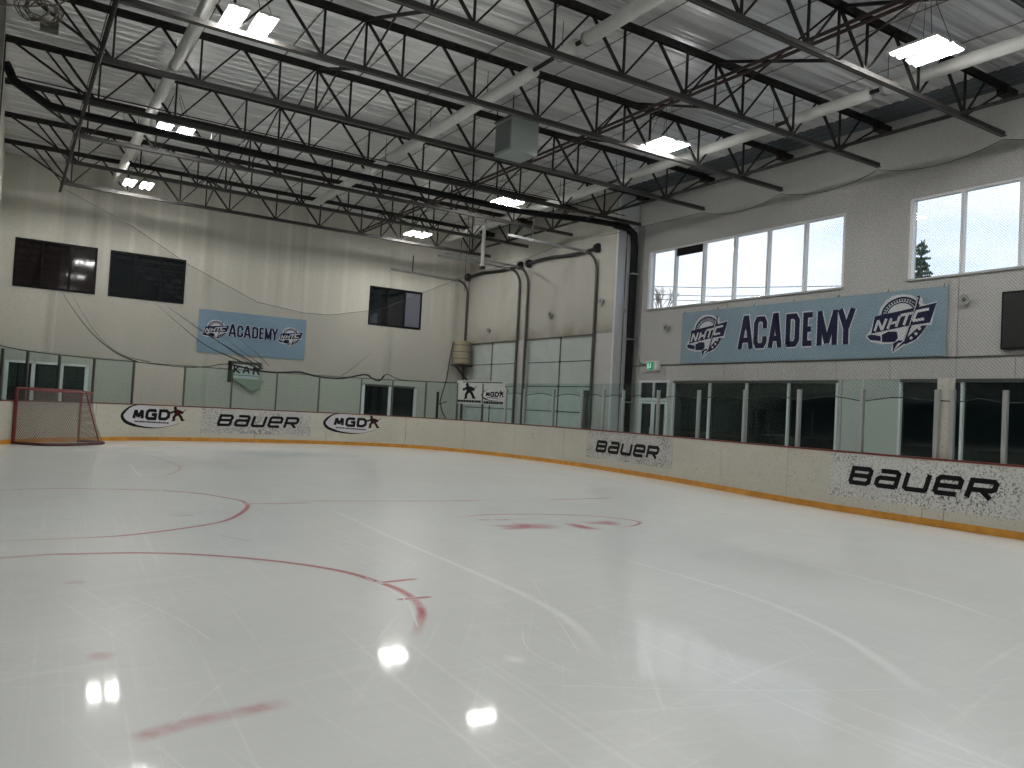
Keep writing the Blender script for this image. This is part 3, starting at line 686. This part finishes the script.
# ------------------------------------------------------------------ the boards
bo = thing('dasher_boards', 'curved cream dasher boards with yellow kickplate and tall glass', 'barrier', (0, 0, 0))
seams = [0, 2.4, 4.8, 7.2, 9.6, 12, 14.4, 16.8, 19.2, 21.6, 24, 26.4, 28.7, 31.0, 33.1, 35.26, 38.2, 40.6, 43.38, 45.74, 48.1, 50.5, 52.9, 55.3, 57.4, 59.49, 62.4, 62.76, 65.1, 67.5, 69.9, 72.3, SE]
for a, b_ in zip(seams, seams[1:]):
    obj('board_panel', cbox(MB(), a+.006, b_-.006, .115, 1.07, -.06, 0), boardm, bo)
    obj('kickplate', cbox(MB(), a+.004, b_-.004, 0, .115, -.06, .015), yellow, bo)
    obj('cap_rail', cbox(MB(), a, b_, 1.07, 1.10, -.16, .012), capm, bo)
posts = [29.75-1.15*i for i in range(25, 0, -1)]+[29.75,30.67,31.81,33.0,34.3,35.89,37.38,38.84,40.3,41.74,42.82,44.02,45.29,46.39,47.48,48.36,49.78,51.14,52.19,53.12,54.69,56.32,58.03,59.64,61.13,62.54,62.8,63.61,65.2,66.8,68.4,70,71.6,73.2,75]
for s in posts:
    far = s < 47; wd = .02 if far else .034
    obj('glass_post', cbox(MB(), s-wd, s+wd, 1.10, 2.36 if far else 2.22, -.12, -.055, 1), steel2 if far else alu, bo)
for a, b_ in zip(posts, posts[1:]):
    if abs(a-34.3) < .01 or b_-a < .4: continue
    obj('glass_panel', cbox(MB(), a+.02, b_-.02, 1.10, 2.40, -.095, -.083), rinkglass, bo)
obj('gate_post', cbox(MB(), 62.50, 62.70, 1.1, 2.42, -.32, -.14), boardm, bo, 'speckled cream post beside the near gate')

# adverts
def letters(mb, text, s0, z0, w_, h_, gap, skew, th, glyphs, f, d0, d1):
    x = s0
    for ch in text:
        for st in glyphs[ch]:
            P = [(x+p*w_+skew*h_*q, z0+q*h_) for p, q in st]
            mb.ribbon(P, th, f, d0, d1+.0007*(glyphs[ch].index(st)))
        x += w_+gap
    return mb
BG = {'B': [[(0,.0),(0,1),(.88,1),(1,.88),(1,.64),(.88,.52),(.05,.52)], [(.88,.5),(1,.38),(1,.12),(.88,0),(-.04,0)]],
 'a': [[(.08,1),(.88,1),(1,.88),(1,-.06)], [(1,0),(.12,0),(0,.12),(0,.42),(.12,.54),(1,.54)]],
 'U': [[(0,1.06),(0,.12),(.12,0),(1,0)], [(1,1.06),(1,-.06)]],
 'e': [[(.95,0),(.12,0),(0,.12),(0,.88),(.12,1),(.88,1),(1,.88),(1,.48),(.05,.48)]],
 'R': [[(0,-.08),(0,1),(.88,1),(1,.88),(1,.56),(.88,.44),(.05,.44)], [(.5,.42),(.95,-.06)]]}
def bauer(s0, s1, z0, z1, ls0, ls1, lz0, lz1, m, lbl, th):
    a = obj('advert_panel', cbox(MB(), s0, s1, z0, z1, .0, .006), m, bo, lbl)
    h_ = lz1-lz0; skew = .3; W = ls1-ls0-skew*h_; g_ = .095*W/5*1.6; w_ = (W-4*g_)/5
    th_ = th
    mb = letters(MB(), 'BaUeR', ls0+th_/2, lz0+th_/2, w_-th_, h_-th_, g_+th_, skew, th_, BG, onb, .006, .011)
    obj('advert_lettering', mb, black, a)
bauer(36.45, 40.06, .26, 1.06, 36.95, 39.70, .50, .89, adm_b, 'speckled grey advert with black italic lettering, back boards', .085)
bauer(51.6, 55.5, .30, 1.05, 52.05, 55.0, .48, .82, adm_b, 'speckled grey advert with black italic lettering, middle of the right boards', .085)
bauer(60.54, 64.9, .28, 1.05, 60.97, 63.64, .515, .85, adm_a, 'speckled grey advert with black italic lettering, near right boards', .08)
MG = {'M': [[(0,0),(.12,1),(.5,.15),(.88,1),(1,0)]], 'G': [[(1,.82),(.85,1),(.2,1),(0,.8),(0,.2),(.2,0),(1,0),(1,.5),(.55,.5)]], 'D': [[(0,0),(0,1),(.7,1),(1,.75),(1,.25),(.7,0),(-.05,0)]]}
MAN = [(.0,.42),(.09,.36),(.24,.33),(.36,.34),(.23,.16),(.34,.0),(.15,.07),(.06,.0),(.07,.17),(-.05,.18),(.0,.26),(-.05,.36)]
def man(mb, u, v, ku, kv, f, d):      # skating player: head, bent trunk, arms, spread legs, stick
    q = lambda P: [(u+a*ku, v+b*kv) for a, b in P]
    mb.poly(q([(.11+.055*math.cos(i*PI/4), .40+.05*math.sin(i*PI/4)) for i in range(8)]), f, d, d+.005)
    mb.poly(q([(.08,.37),(.20,.36),(.29,.30),(.28,.20),(.17,.15),(.10,.19),(.07,.28)]), f, d, d+.0055)
    for P, w_ in (([(.12,.32),(.0,.25),(-.03,.28)], .06), ([(.24,.32),(.34,.27),(.30,.22)], .06), ([(.14,.2),(.08,.10),(.09,.0)], .085), ([(.24,.2),(.30,.12),(.36,.01)], .085), ([(.09,.01),(.02,.0)], .04), ([(.36,.02),(.42,.03)], .04), ([(.30,.25),(.44,.36)], .02)):
        mb.ribbon(q(P), w_*min(ku, kv), f, d, d+.006)
    return mb
def mgd(s, k=1., f=onb, z=.0, par=bo, d=.0):
    g_ = lambda u, v, dd: f(s+u*k, z+v*k, dd)
    sw = [(.57,1.09),(.3,1.03),(.12,.91),(.0,.74),(.12,.57),(.42,.46),(.78,.40),(1.2,.395),(1.55,.46),(1.8,.54)]
    rr_ = spline(sw, 5); n_ = len(rr_); wd = [.012+.085*math.sin(PI*min(1, (i+1)/n_*1.15))**1.5*(1 if i/n_ < .55 else .75) for i in range(n_)]
    inner = [(p.x, p.y) for p in rr_]+[(1.62,.62),(1.5,.85),(1.3,.98),(.95,1.05)]
    a = obj('logo_field', MB().slices(inner, g_, d, d+.003), mat('logo_white', (.60, .58, .62), .5), par, 'white oval sponsor logo field')
    mb = MB().ribbon([tuple(p) for p in rr_], wd, g_, d+.003, d+.007); obj('swoosh', mb, black, a)
    mb = letters(MB(), 'MGD', .38, .67, .27, .25, .135, .12, .095, MG, g_, d+.003, d+.008); obj('logo_lettering', mb, black, a)
    mb = MB(); x = .42
    rnd = random.Random(3)
    while x < 1.5:
        q = rnd.uniform(.03, .07); mb.poly([(x, .555-.03*(x-.4)), (x+q, .555-.03*(x-.4)), (x+q, .60-.03*(x-.4)), (x, .60-.03*(x-.4))], g_, d+.003, d+.007); x += q+.015
    obj('small_print', mb, black, a)
    mb = man(MB(), 1.56, .62, 1., 1., g_, d+.003)
    obj('player_emblem', mb, maroon, a)
mgd(33.96); mgd(40.53, .97, z=.03)

# clear banner on the glass with two emblems
t = thing('glass_banner', 'white sponsor banner tied on the glass before the corner door', 'banner', (0, 0, 0))
obj('banner_sheet', cbox(MB(), 45.25, 47.42, 1.66, 2.46, -.08, -.074), mat('banner_white', (.50, .53, .51), .5), t)
fb = lambda u, v, dd: onb(u, v, dd-.074)
mgd(46.35, .52, fb, 1.60, t)
obj('player_emblem', man(MB(), 45.55, 1.84, 1.25, 1.2, fb, 0), black, t)
mb = MB(); rnd = random.Random(5)
for z0_, z1_, a_, b_ in ((1.71, 1.79, 45.32, 46.3), (1.69, 1.78, 46.45, 47.35), (2.385, 2.42, 45.5, 47.25)):
    x = a_
    while x < b_: q = rnd.uniform(.05, .12); mb.poly([(x, z0_), (x+q, z0_), (x+q, z1_), (x, z1_)], fb, 0, .004); x += q+.014
obj('small_print', mb, black, t)

# ------------------------------------------------------------------ academy banners
AC = {'A': [[(0,-.1),(.42,1.08),(.58,1.08),(1,-.1)], [(.22,.24),(.78,.24)]], 'C': [[(1,.64),(1,.85),(.8,1),(.2,1),(0,.85),(0,.15),(.2,0),(.8,0),(1,.15),(1,.34)]],
 'D': [[(0,0),(0,1),(.75,1),(1,.85),(1,.15),(.75,0),(-.1,0)]], 'E': [[(1,1),(0,1),(0,0),(1,0)], [(0,.5),(.85,.5)]], 'M': [[(0,-.1),(0,1.1)],[(0,1),(.5,-.02)],[(.5,-.02),(1,1)],[(1,1.1),(1,-.1)]], 'Y': [[(-.02,1.1),(.5,.42),(1.02,1.1)], [(.5,.52),(.5,-.1)]]}
NL = {'outline': [(1.19,-.32),(1.05,-.15),(.96,.19),(.86,.2),(.81,.39),(.66,.57),(.47,.67),(.22,.68),(0,.64),(-.15,.53),(-.2,.61),(-.27,.54),(-.28,.42),(-.36,.38),(-.64,.44),(-.52,-.13),(-.38,-.13),(-.33,-.28),(-.2,-.45),(-.02,-.55),(.14,-.59),(.31,-.71),(.45,-.78),(.48,-.66),(.42,-.54),(.73,-.54),(1.05,-.47)]}
def nhtc(f, u0, v0, k, par, sy=1.):
    F = lambda u, v, d_: f(u0-u*k, v0+v*k*sy, d_)
    R = lambda P: [(a, b) for a, b in P]
    a = obj('emblem_outline', MB().poly(NL['outline'], F, .004, .007), white_print, par)
    mb = MB()
    arc = spline([(.76,.15),(.72,.33),(.57,.49),(.38,.57),(.19,.59),(-.01,.53),(-.14,.43),(-.2,.34)], 5)
    # two rims and ticks between, as the ring of small letters
    mb.ribbon([tuple(p) for p in arc], .05, F, .007, .011)
    c0 = Vector((.28, .15)); arc2 = [c0+(p-c0)*.74 for p in arc]; mb.ribbon([tuple(p) for p in arc2], .03, F, .007, .011)
    for i in range(2, len(arc)-2, 2):
        p = arc[i].lerp(arc2[i], .5); mb.ribbon([tuple(p+(arc[i]-arc2[i])*.22), tuple(p-(arc[i]-arc2[i])*.22)], .045, F, .007, .0105)
    mb.poly([(.95,.18),(-.33,.35),(-.63,.40),(-.48,-.07),(.1,-.12),(1.03,-.26)], F, .007, .012)
    mb.poly([(-.30,-.13),(-.40,-.13),(-.3,-.3),(-.15,-.46),(.09,-.56),(.22,-.56),(.15,-.45),(0,-.34),(-.16,-.2)], F, .007, .011)
    mb.poly([(.74,-.3),(.57,-.23),(.35,-.24),(.31,-.4),(.39,-.5),(.73,-.49)], F, .007, .011)
    mb.poly([(1.15,-.31),(1.03,-.28),(.78,-.33),(.76,-.46),(1.05,-.42)], F, .007, .0105)
    mb.ribbon([(-.19,.6),(-.13,.34),(-.01,-.06),(.13,-.47)], .075, F, .011, .013)
    mb.poly([(.42,-.53),(.28,-.46),(.10,-.48),(.16,-.56),(.44,-.75)], F, .007, .012)
    obj('emblem_shapes', mb, navy, a)
    mb = MB()
    for st in ([(.94,-.2),(.85,.07),(.74,-.18),(.63,.1)], [(.59,-.16),(.5,.1)], [(.37,-.12),(.28,.14)], [(.54,-.03),(.31,.0)], [(.26,.155),(-.08,.2)], [(.08,.17),(.17,-.09)], [(-.45,.26),(-.15,.225),(-.06,.0),(-.34,.03)]):
        mb.ribbon(st, .065, F, .012, .016)
    for x, y in ((-.23,-.2),(-.15,-.32),(-.03,-.42)): mb.poly([(x+.04*math.cos(q*PI/4), y+.04*math.sin(q*PI/4)) for q in range(8)], F, .011, .015)
    mb.ribbon([(-.17,.57),(-.11,.34),(.01,-.06),(.15,-.47),(.40,-.70)], .02, F, .013, .016)
    mb.poly([(.30,-.53),(.22,-.52),(.25,-.56),(.38,-.66)], F, .012, .015)
    obj('emblem_lettering', mb, white_print, a)
def academy(f, lets, z0_, z1_, th, par):
    mb = MB(); ml = MB(); h_ = z1_-z0_
    for ch, a, b_ in lets:
        for st in AC[ch]:
            P = [(a+th/2+(b_-a-th)*p, z0_+th/2+(h_-th)*q) for p, q in st]
            j_ = .0008*AC[ch].index(st); ml.ribbon(P, th+.07*h_/.95, f, .003, .005+j_); mb.ribbon(P, th, f, .005, .012+j_)
    obj('lettering_outline', ml, white_print, par); obj('lettering', mb, navy, par)
def cloth(u0, u1, v0, v1, f, nx, ny, amp, seed):
    mb = MB(); r_ = random.Random(seed); ph = r_.random()*6
    for side in (0, 1):
        for i in range(nx+1):
            for j in range(ny+1):
                u = u0+(u1-u0)*i/nx; v = v0+(v1-v0)*j/ny
                mb.v.append(f(u, v, (-.004 if side else .003) - amp*abs(math.sin(u*.9+ph+v*.4))*0))
    q = (nx+1)*(ny+1)
    for i in range(nx):
        for j in range(ny):
            a = i*(ny+1)+j; mb.f.append((a, a+ny+1, a+ny+2, a+1)); mb.f.append((q+a, q+a+1, q+a+ny+2, q+a+ny+1))
    for i in range(nx):
        for j in (0, ny): a = i*(ny+1)+j; mb.f.append((a, a+ny+1, q+a+ny+1, q+a))
    for j in range(ny):
        for i in (0, nx): a = i*(ny+1)+j; mb.f.append((a, a+1, q+a+1, q+a))
    return mb
t = thing('academy_banner', 'long pale blue banner under the high windows of the right wall', 'banner', (0, 0, 0))
fR = lambda u, v, d_: (XR-.05-d_, 19.36-u*1.014, v)        # u runs away from the corner
obj('banner_sheet', cloth(0, 8.66, 3.34, 5.0, fR, 8, 2, 0, 1), bannerm, t)
ls = [('A', 2.38, 2.96), ('C', 2.97, 3.45), ('A', 3.50, 3.99), ('D', 4.11, 4.57), ('E', 4.68, 5.05), ('M', 5.14, 5.76), ('Y', 5.76, 6.28)]
academy(fR, ls, 3.72, 4.66, .155, t)
nhtc(fR, 19.33-11.55, 4.22, 1., t)
nhtc(fR, 19.33-17.98, 4.22, .95, t)
for j in range(7): obj('grommet_tie', MB().tube([fR(.1+j*1.41, 4.97, .0), fR(.1+j*1.41, 5.06, -.03)], .012, 5), steel2, t)
t = thing('academy_banner', 'small pale blue banner on the back wall', 'banner', (0, 0, 0))
fB = lambda u, v, d_: (6.13+u, YB-.03-d_, v)
obj('banner_sheet', cloth(0, 4.18, 3.10, 4.75, fB, 6, 2, 0, 2), bannerm2, t)
e = 6.13
ls = [('A', 7.26, 7.56), ('C', 7.585, 7.82), ('A', 7.84, 8.12), ('D', 8.16, 8.40), ('E', 8.44, 8.63), ('M', 8.66, 8.93), ('Y', 8.93, 9.18)]
academy(fB, [(c, a-e, b_-e) for c, a, b_ in ls], 3.80, 4.26, .075, t)
nhtc(fB, .66+.14, 4.0, .56, t); nhtc(fB, 3.60+.1, 4.0, .56, t)

# ------------------------------------------------------------------ small things on the walls
t = thing('exit_sign', 'green running-figure exit sign above the double door', 'sign', (XR-.1, 20.65, 3.13))
obj('sign_case', MB().box(0, .1, -.31, .31, 0, .32), lamp_body, t); obj('green_face', MB().box(-.01, 0, -.06, .27, .03, .29), green, t)
obj('figure', MB().box(-.015, -.01, .05, .10, .08, .2).box(-.015, -.01, .055, .095, .21, .255).box(-.015, -.01, .11, .15, .1, .13).box(-.015, -.01, .17, .22, .06, .26), white_em, t)
t = thing('wall_screen', 'dark flat screen beside the near high window', 'screen', (XR-.12, 8.18, 3.44))
obj('screen_frame', MB().box(.0, .1, -1.14, 1.14, 0, 1.28), brown_frame, t); obj('screen_face', MB().box(-.006, 0, -1.1, 1.1, .04, 1.24), screen, t)
def horn(x, y, z, lbl, nrm=(-1, 0, 0)):
    t = thing('wall_speaker', lbl, 'speaker', (x, y, z)); n_ = Vector(nrm)
    obj('cone', MB().tube([n_*.0, n_*.06, n_*.12], [.05, .10, .13], 14), galv, t); obj('core', MB().tube([n_*.1, n_*.125], .05, 10), steel2, t)
horn(XR, 10.16, 4.62, 'small round horn between banner and dark screen')
horn(XR, 20.07, 4.55, 'small round horn left of the long banner')
for y, z, l_ in ((30.3, 4.95, 'small dark fixture above the corner door'), (25.6, 5.3, 'small dark fixture above the other roll-up door'), (22.5, 5.55, 'small round fixture on the pier beside the corner')):
    horn(XD, y, z, l_)
t = thing('club_sign', 'small white sign with dark letters behind the back glass', 'sign', (7.36, YB-.065, 1.98))
obj('green_backing', MB().box(-.02, 1.25, .02, .06, .6, .88).box(-.02, .12, .02, .06, .05, .88), mat('olive_board', (.06, .075, .05), .6), t)
obj('sign_face', MB().box(.13, 1.12, -.02, .02, .22, .76), mat('sign_white', (.50, .58, .60), .5), t)
KG = {'K': [[(0,0),(0,1)], [(.9,1),(.05,.45),(.95,0)]], 'A': [[(0,0),(.5,1),(1,0)], [(.22,.35),(.78,.35)]]}
obj('sign_lettering', letters(MB(), 'KA', .2, .42, .24, .28, .1, 0, .055, KG, lambda u, v, d_: (u, -.02-d_, v), 0, .006), black, t)
obj('sign_figure', man(MB(), .88, .4, .75, .8, lambda u, v, d_: (u, -.02-d_, v), 0), black, t)
obj('sign_line', MB().box(.14, 1.1, -.026, -.02, .33, .35), navy, t)
obj('green_skirt', MB().poly([(.1, .22), (1.38, .18), (1.22, -.1), (.9, -.28)], lambda u, v, d_: (u, -.01-d_, v), 0, .02), mat('pale_green', (.30, .36, .28), .6), t)
t = thing('wall_tank', 'beige drum tank on a bracket beside the corner door', 'tank', (17.35, 31.9, 2.9))
obj('drum', MB().tube([(0, 0, .55), (0, 0, .6), (0, 0, 1.55), (0, 0, 1.62)], [.33, .38, .38, .3], 18), tankm, t)
for z in (.8, 1.1, 1.4): obj('hoop', MB().tube([(0, 0, z), (0, 0, z+.03)], .39, 18), steel2, t)
obj('bracket', MB().bar((-.35, 0, .5), (.42, 0, .5), .6, .06).bar((-.3, 0, .48), (.4, 0, -.2), .06, .06), steel, t)
run('rubber_hose', 'grey hose hanging down the back wall by the tank', 'hose', [(17.1, 32.3, 4.5), (16.95, 32.3, 3.6), (16.87, 32.3, 2.82), (16.7, 32.3, 2.2), (16.59, 32.3, 1.72), (16.72, 32.3, 1.3), (16.93, 32.3, 1.0)], .028, steel2, 6)
t = thing('steel_stand', 'thin dark steel stand behind the back glass', 'stand', (15.9, 31.2, 0))
obj('upright', MB().box(-.04, .04, -.04, .04, 0, 2.15), steel, t); obj('arm', MB().bar((0, 0, 1.6), (.45, 0, 1.75), .03, .03), steel, t); obj('foot', MB().box(-.25, .25, -.25, .25, -.02, .03), steel, t)
t = thing('steel_stand', 'dark upright steel post behind the glass, beside the corner pier', 'stand', (17.2, 22.4, 0))
obj('upright', MB().box(-.07, .07, -.07, .07, 0, 2.35), steel2, t); obj('foot', MB().box(-.2, .2, -.2, .2, -.02, .03), steel, t)

# ------------------------------------------------------------------ goal
t = thing('hockey_goal', 'red framed goal with worn net at the far left', 'goal', (0, 0, 0))
Lp = Vector((.3, 23.75, 0)); Rp = Vector((1.85, 25.25, 0)); ax = (Rp-Lp).normalized(); bk = Vector((ax.y, -ax.x, 0)); Wg = (Rp-Lp).length
G = lambda u, b_, z: tuple(Lp+ax*u+bk*b_+Vector((0, 0, z)))
HG = 1.4
base_pts = [G(0, 0, .03), G(-.02, .5, .03), G(.15, .95, .03), G(Wg*.5, 1.15, .03), G(Wg-.15, .95, .03), G(Wg+.02, .5, .03), G(Wg, 0, .03)]
bs = spline(base_pts, 6)
obj('post', MB().tube([G(0, 0, 0), G(0, 0, HG)], .045, 12), redp, t); obj('post', MB().tube([G(Wg, 0, 0), G(Wg, 0, HG)], .03, 12), redp, t)
obj('crossbar', MB().tube([G(0, 0, HG), G(Wg, 0, HG)], .035, 12), redp, t)
obj('base_frame', MB().tube([tuple(p) for p in bs], .04, 8), mat('worn_dark_red', (.055, .012, .012), .6), t)
top_pts = [G(0, 0, HG), G(.02, .3, HG-.02), G(.2, .5, HG-.03), G(Wg*.5, .55, HG-.04), G(Wg-.2, .5, HG-.03), G(Wg-.02, .3, HG-.02), G(Wg, 0, HG)]
ts = spline(top_pts, 6); obj('top_shelf_frame', MB().tube([tuple(p) for p in ts], .018, 6), redp, t)
for u in (Wg-.4,): obj('back_strut', MB().tube([G(u, .5, HG-.03), G(u, 1.02, .05)], .018, 6), redp, t)
mb = MB(); mb.uv = []; L = 0; nv = 8
for i in range(len(bs)):
    if i: L += (bs[i]-bs[i-1]).length
    for j in range(nv+1):
        q = j/nv; p = bs[i].lerp(ts[i], q); p = p + Vector((bk.x, bk.y, 0))*(-.10*math.sin(PI*q)); mb.v.append(tuple(p)); mb.uv.append((L, q*1.45))
for i in range(len(bs)-1):
    for j in range(nv): a = i*(nv+1)+j; mb.f.append((a, a+1, a+nv+2, a+nv+1))
obj('goal_net', mb, goalnet, t)
mb = MB(); mb.uv = []
for i, p in enumerate(ts):
    q = i/(len(ts)-1); f0 = Vector(G(Wg*q, 0, HG)); mb.v += [tuple(p), tuple(f0)]; mb.uv += [(q*2, 0), (q*2, .5)]
    if i: b_ = 2*i; mb.f.append((b_-2, b_-1, b_+1, b_))
obj('top_net', mb, goalnet, t)

# ------------------------------------------------------------------ safety netting
def s_of(yv):            # arc length on the right side with this y
    lo, hi = 50., SE
    for _ in range(40):
        m_ = (lo+hi)/2
        if at(m_)[0].y > yv: lo = m_
        else: hi = m_
    return lo
tops = []
ks = list(range(4, -5, -1))
rightpts = []
for k in ks:
    y = TY(k)
    if y < YF: break
    rightpts.append((18.15, y, 8.02, s_of(y)))
ctl = [(1.35, 30.0, 7.9, 31.6), (3.2, 29.2, 6.95, 34.0), (5.0, 28.9, 5.87, 36.0), (7.35, 28.7, 4.83, 38.1), (9.0, 28.6, 4.62, 39.7), (10.0, 28.6, 4.66, 40.7), (12.0, 28.8, 5.1, 42.3), (14.2, 29.2, 6.15, 43.8), (15.6, 28.9, 6.85, 45.2),
       (16.1, 25.0, 7.17, 48.2), (16.3, 22.8, 7.48, 50.0), (16.9, 21.0, 7.6, 51.2)] + rightpts
def ruled(C_, name, label, zb_fun, sagr):
    mb = MB(); mb.uv = []; L = 0; nv = 6; prev = None
    cols = []
    for i in range(len(C_)-1):
        a, b_ = C_[i], C_[i+1]; n_ = 10
        for j in range(n_+(1 if i == len(C_)-2 else 0)):
            q = j/n_; c = [a[m_]+(b_[m_]-a[m_])*q for m_ in range(4)]
            if i >= sagr: c[2] -= .24*4*q*(1-q)
            cols.append(c)
    for c in cols:
        T = Vector(c[:3]); B = Vector(onb(c[3], zb_fun(c[3]), -.13))
        if prev is not None: L += ((T-prev[0]).length+(B-prev[1]).length)/2
        prev = (T, B); H_ = (T-B).length
        for j in range(nv+1): q = j/nv; mb.v.append(tuple(B.lerp(T, q))); mb.uv.append((L, q*H_))
    for i in range(len(cols)-1):
        for j in range(nv): a = i*(nv+1)+j; mb.f.append((a, a+1, a+nv+2, a+nv+1))
    return mb, cols
def zb(s):
    if s < 47.5: return 2.36
    # scallops between posts
    i = bisect.bisect_right(posts, s)
    if i <= 0 or i >= len(posts): return 2.05
    q = (s-posts[i-1])/(posts[i]-posts[i-1]); return 2.0+.09*math.sin(PI*q)
mb, cols = ruled(ctl, 'n', '', zb, 12)
net = thing('safety_netting', 'fine black safety netting hung from the roof down to the glass', 'net')
sheet = obj('net_sheet', mb, netm, net, kind='stuff')
obj('top_cable', MB().tube([c[:3] for c in cols], .007, 4), rubber, net)
obj('bottom_cord', MB().tube([onb(c[3], zb(c[3]), -.13) for c in cols], .009, 4), steel, net)
# left end of the net falls from the last truss
lc = [(-.3, 29.0, 8.5, 29.6), (1.35, 30.0, 7.9, 31.6)]
bun = [(27.5,2.5),(29.48,2.43),(30.62,2.37),(33.0,2.35),(34.33,2.36),(35.84,2.32),(36.6,2.40),(37.2,2.52),(38.11,2.39),(38.8,2.36),(39.58,2.43),(40.1,2.34),(40.63,2.30),(41.15,2.33),(41.84,2.50),(42.1,2.38),(42.35,2.32),(42.6,2.56),(43.08,2.39),(44.4,2.36),(45.85,2.34),(47.5,2.15)]
bl = [Vector((a, b_)) for a, b_ in bun]; bl = spline([tuple(p) for p in bl], 5)
rad = [(.032 if 37.3 < p.x < 42.5 else .014) for p in bl]
obj('gathered_edge', MB().tube([onb(p.x, p.y, -.10) for p in bl], rad, 6), rubber, net, 'gathered black lower edge of the net')
foldm = mat('net_fold_grey', (.05, .05, .048), .8)
folds = [[(1.33,4.36),(1.51,4.07),(2.0,3.42),(2.45,2.97),(2.97,2.61),(3.53,2.4)], [(1.6,4.3),(2.08,3.52),(2.59,2.92),(3.18,2.56),(3.91,2.43)], [(3.94,4.33),(4.73,3.7),(5.54,3.12),(6.36,2.79),(7.24,2.49)], [(4.24,4.3),(5.35,3.6),(6.51,2.97),(7.45,2.47)], [(5.82,3.65),(6.67,3.06),(7.44,2.57)], [(6.48,3.54),(7.17,3.03),(7.64,2.59)], [(11.41,3.39),(10.78,2.82),(10.24,2.42)], [(4.6,4.1),(5.9,3.3),(7.0,2.62)]]
for i, f_ in enumerate(folds):
    pp = spline(f_, 5); obj('net_fold', MB().tube([(p.x, 27.9-.12*(j/len(pp)), p.y) for j, p in enumerate(pp)], [.003+.017*(j/len(pp))*(1.3 if i in (0, 2, 3) else .6) for j in range(len(pp))], 5), foldm, net)

# ------------------------------------------------------------------ outside: conifers, a bare tree, wires
leafm = mat('conifer_needles', (.05, .085, .06), .8); barkm = mat('bark', (.16, .14, .12), .9)
def conifer(x, y, top, rad_, lbl, seed):
    t = thing('conifer_tree', lbl, 'tree', (x, y, -.1)); r_ = random.Random(seed)
    obj('trunk', MB().tube([(0, 0, 0), (0, 0, top)], [.3, .03], 8), barkm, t)
    mb = MB(); z = 2.
    while z < top-.1:
        R_ = rad_*(1-z/top)**.7+.1
        for j in range(9):
            a = r_.random()*2*PI; L_ = R_*r_.uniform(.55, 1.1); dz = -L_*.25+r_.uniform(0, .3)
            p0 = Vector((0, 0, z)); p1 = Vector((math.cos(a)*L_, math.sin(a)*L_, z+dz)); side = Vector((-math.sin(a), math.cos(a), 0))*L_*.2
            for q in range(5):
                c = p0.lerp(p1, .25+.18*q); s_ = side*(1.2-.2*q)*r_.uniform(.7, 1.2); b_ = len(mb.v)
                mb.v += [tuple(c-s_+Vector((0, 0, -.12))), tuple(c+(p1-p0)*.22), tuple(c+s_+Vector((0, 0, -.12))), tuple(c+Vector((0, 0, .1)))]
                mb.f += [(b_, b_+1, b_+3), (b_+1, b_+2, b_+3), (b_, b_+2, b_+1)]
        z += .28
    obj('foliage', mb, leafm, t, kind='stuff')
conifer(45, 27.2, 12.9, 2.6, 'tall conifer outside the window beside the dark screen', 1)
conifer(52, 36.2, 11.9, 2.0, 'conifer top at the right end of the window above the banner', 2)
conifer(50, 25.7, 11.4, 2.2, 'lower conifer behind the second pane beside the dark screen', 3)
t = thing('bare_tree', 'bare leafless tree outside the window pane nearest the corner', 'tree', (45, 49.3, -.1)); r_ = random.Random(9); mb = MB()
def br(p, d_, L_, rr_, n_):
    e_ = p+d_*L_; mb.tube([p, e_], [rr_, rr_*.6], 4, False)
    if n_:
        for _ in range(3): br(e_-d_*L_*.3*r_.random(), (d_+Vector((r_.uniform(-.6, .6), r_.uniform(-.6, .6), r_.uniform(-.1, .5)))).normalized(), L_*.68, rr_*.6, n_-1)
br(Vector((0, 0, 0)), Vector((0, 0, 1)), 6.5, .25, 0); br(Vector((0, 0, 6.5)), Vector((0, 0, 1)), 2.4, .14, 5)
obj('branches', mb, barkm, t)
for i, (za, zb_) in enumerate(((9.5, 7.9), (9.0, 7.5), (8.7, 7.25))):
    run('power_line', ['highest', 'middle', 'lowest'][i]+' dark power line outside the window above the banner', 'wire', [(32, 40, za+.3), (32, 31, (za+zb_)/2), (32, 22, zb_), (32, 10, zb_+.1)], .018, steel, 4, 'power lines outside')
for i, y in enumerate((41, 8)): obj('utility_pole', MB().tube([(32, y, -.1), (32, y, 10.2)], .14, 8), barkm, None, ['wooden utility pole outside, beyond the corner', 'wooden utility pole outside, towards the near windows'][i], 'pole')
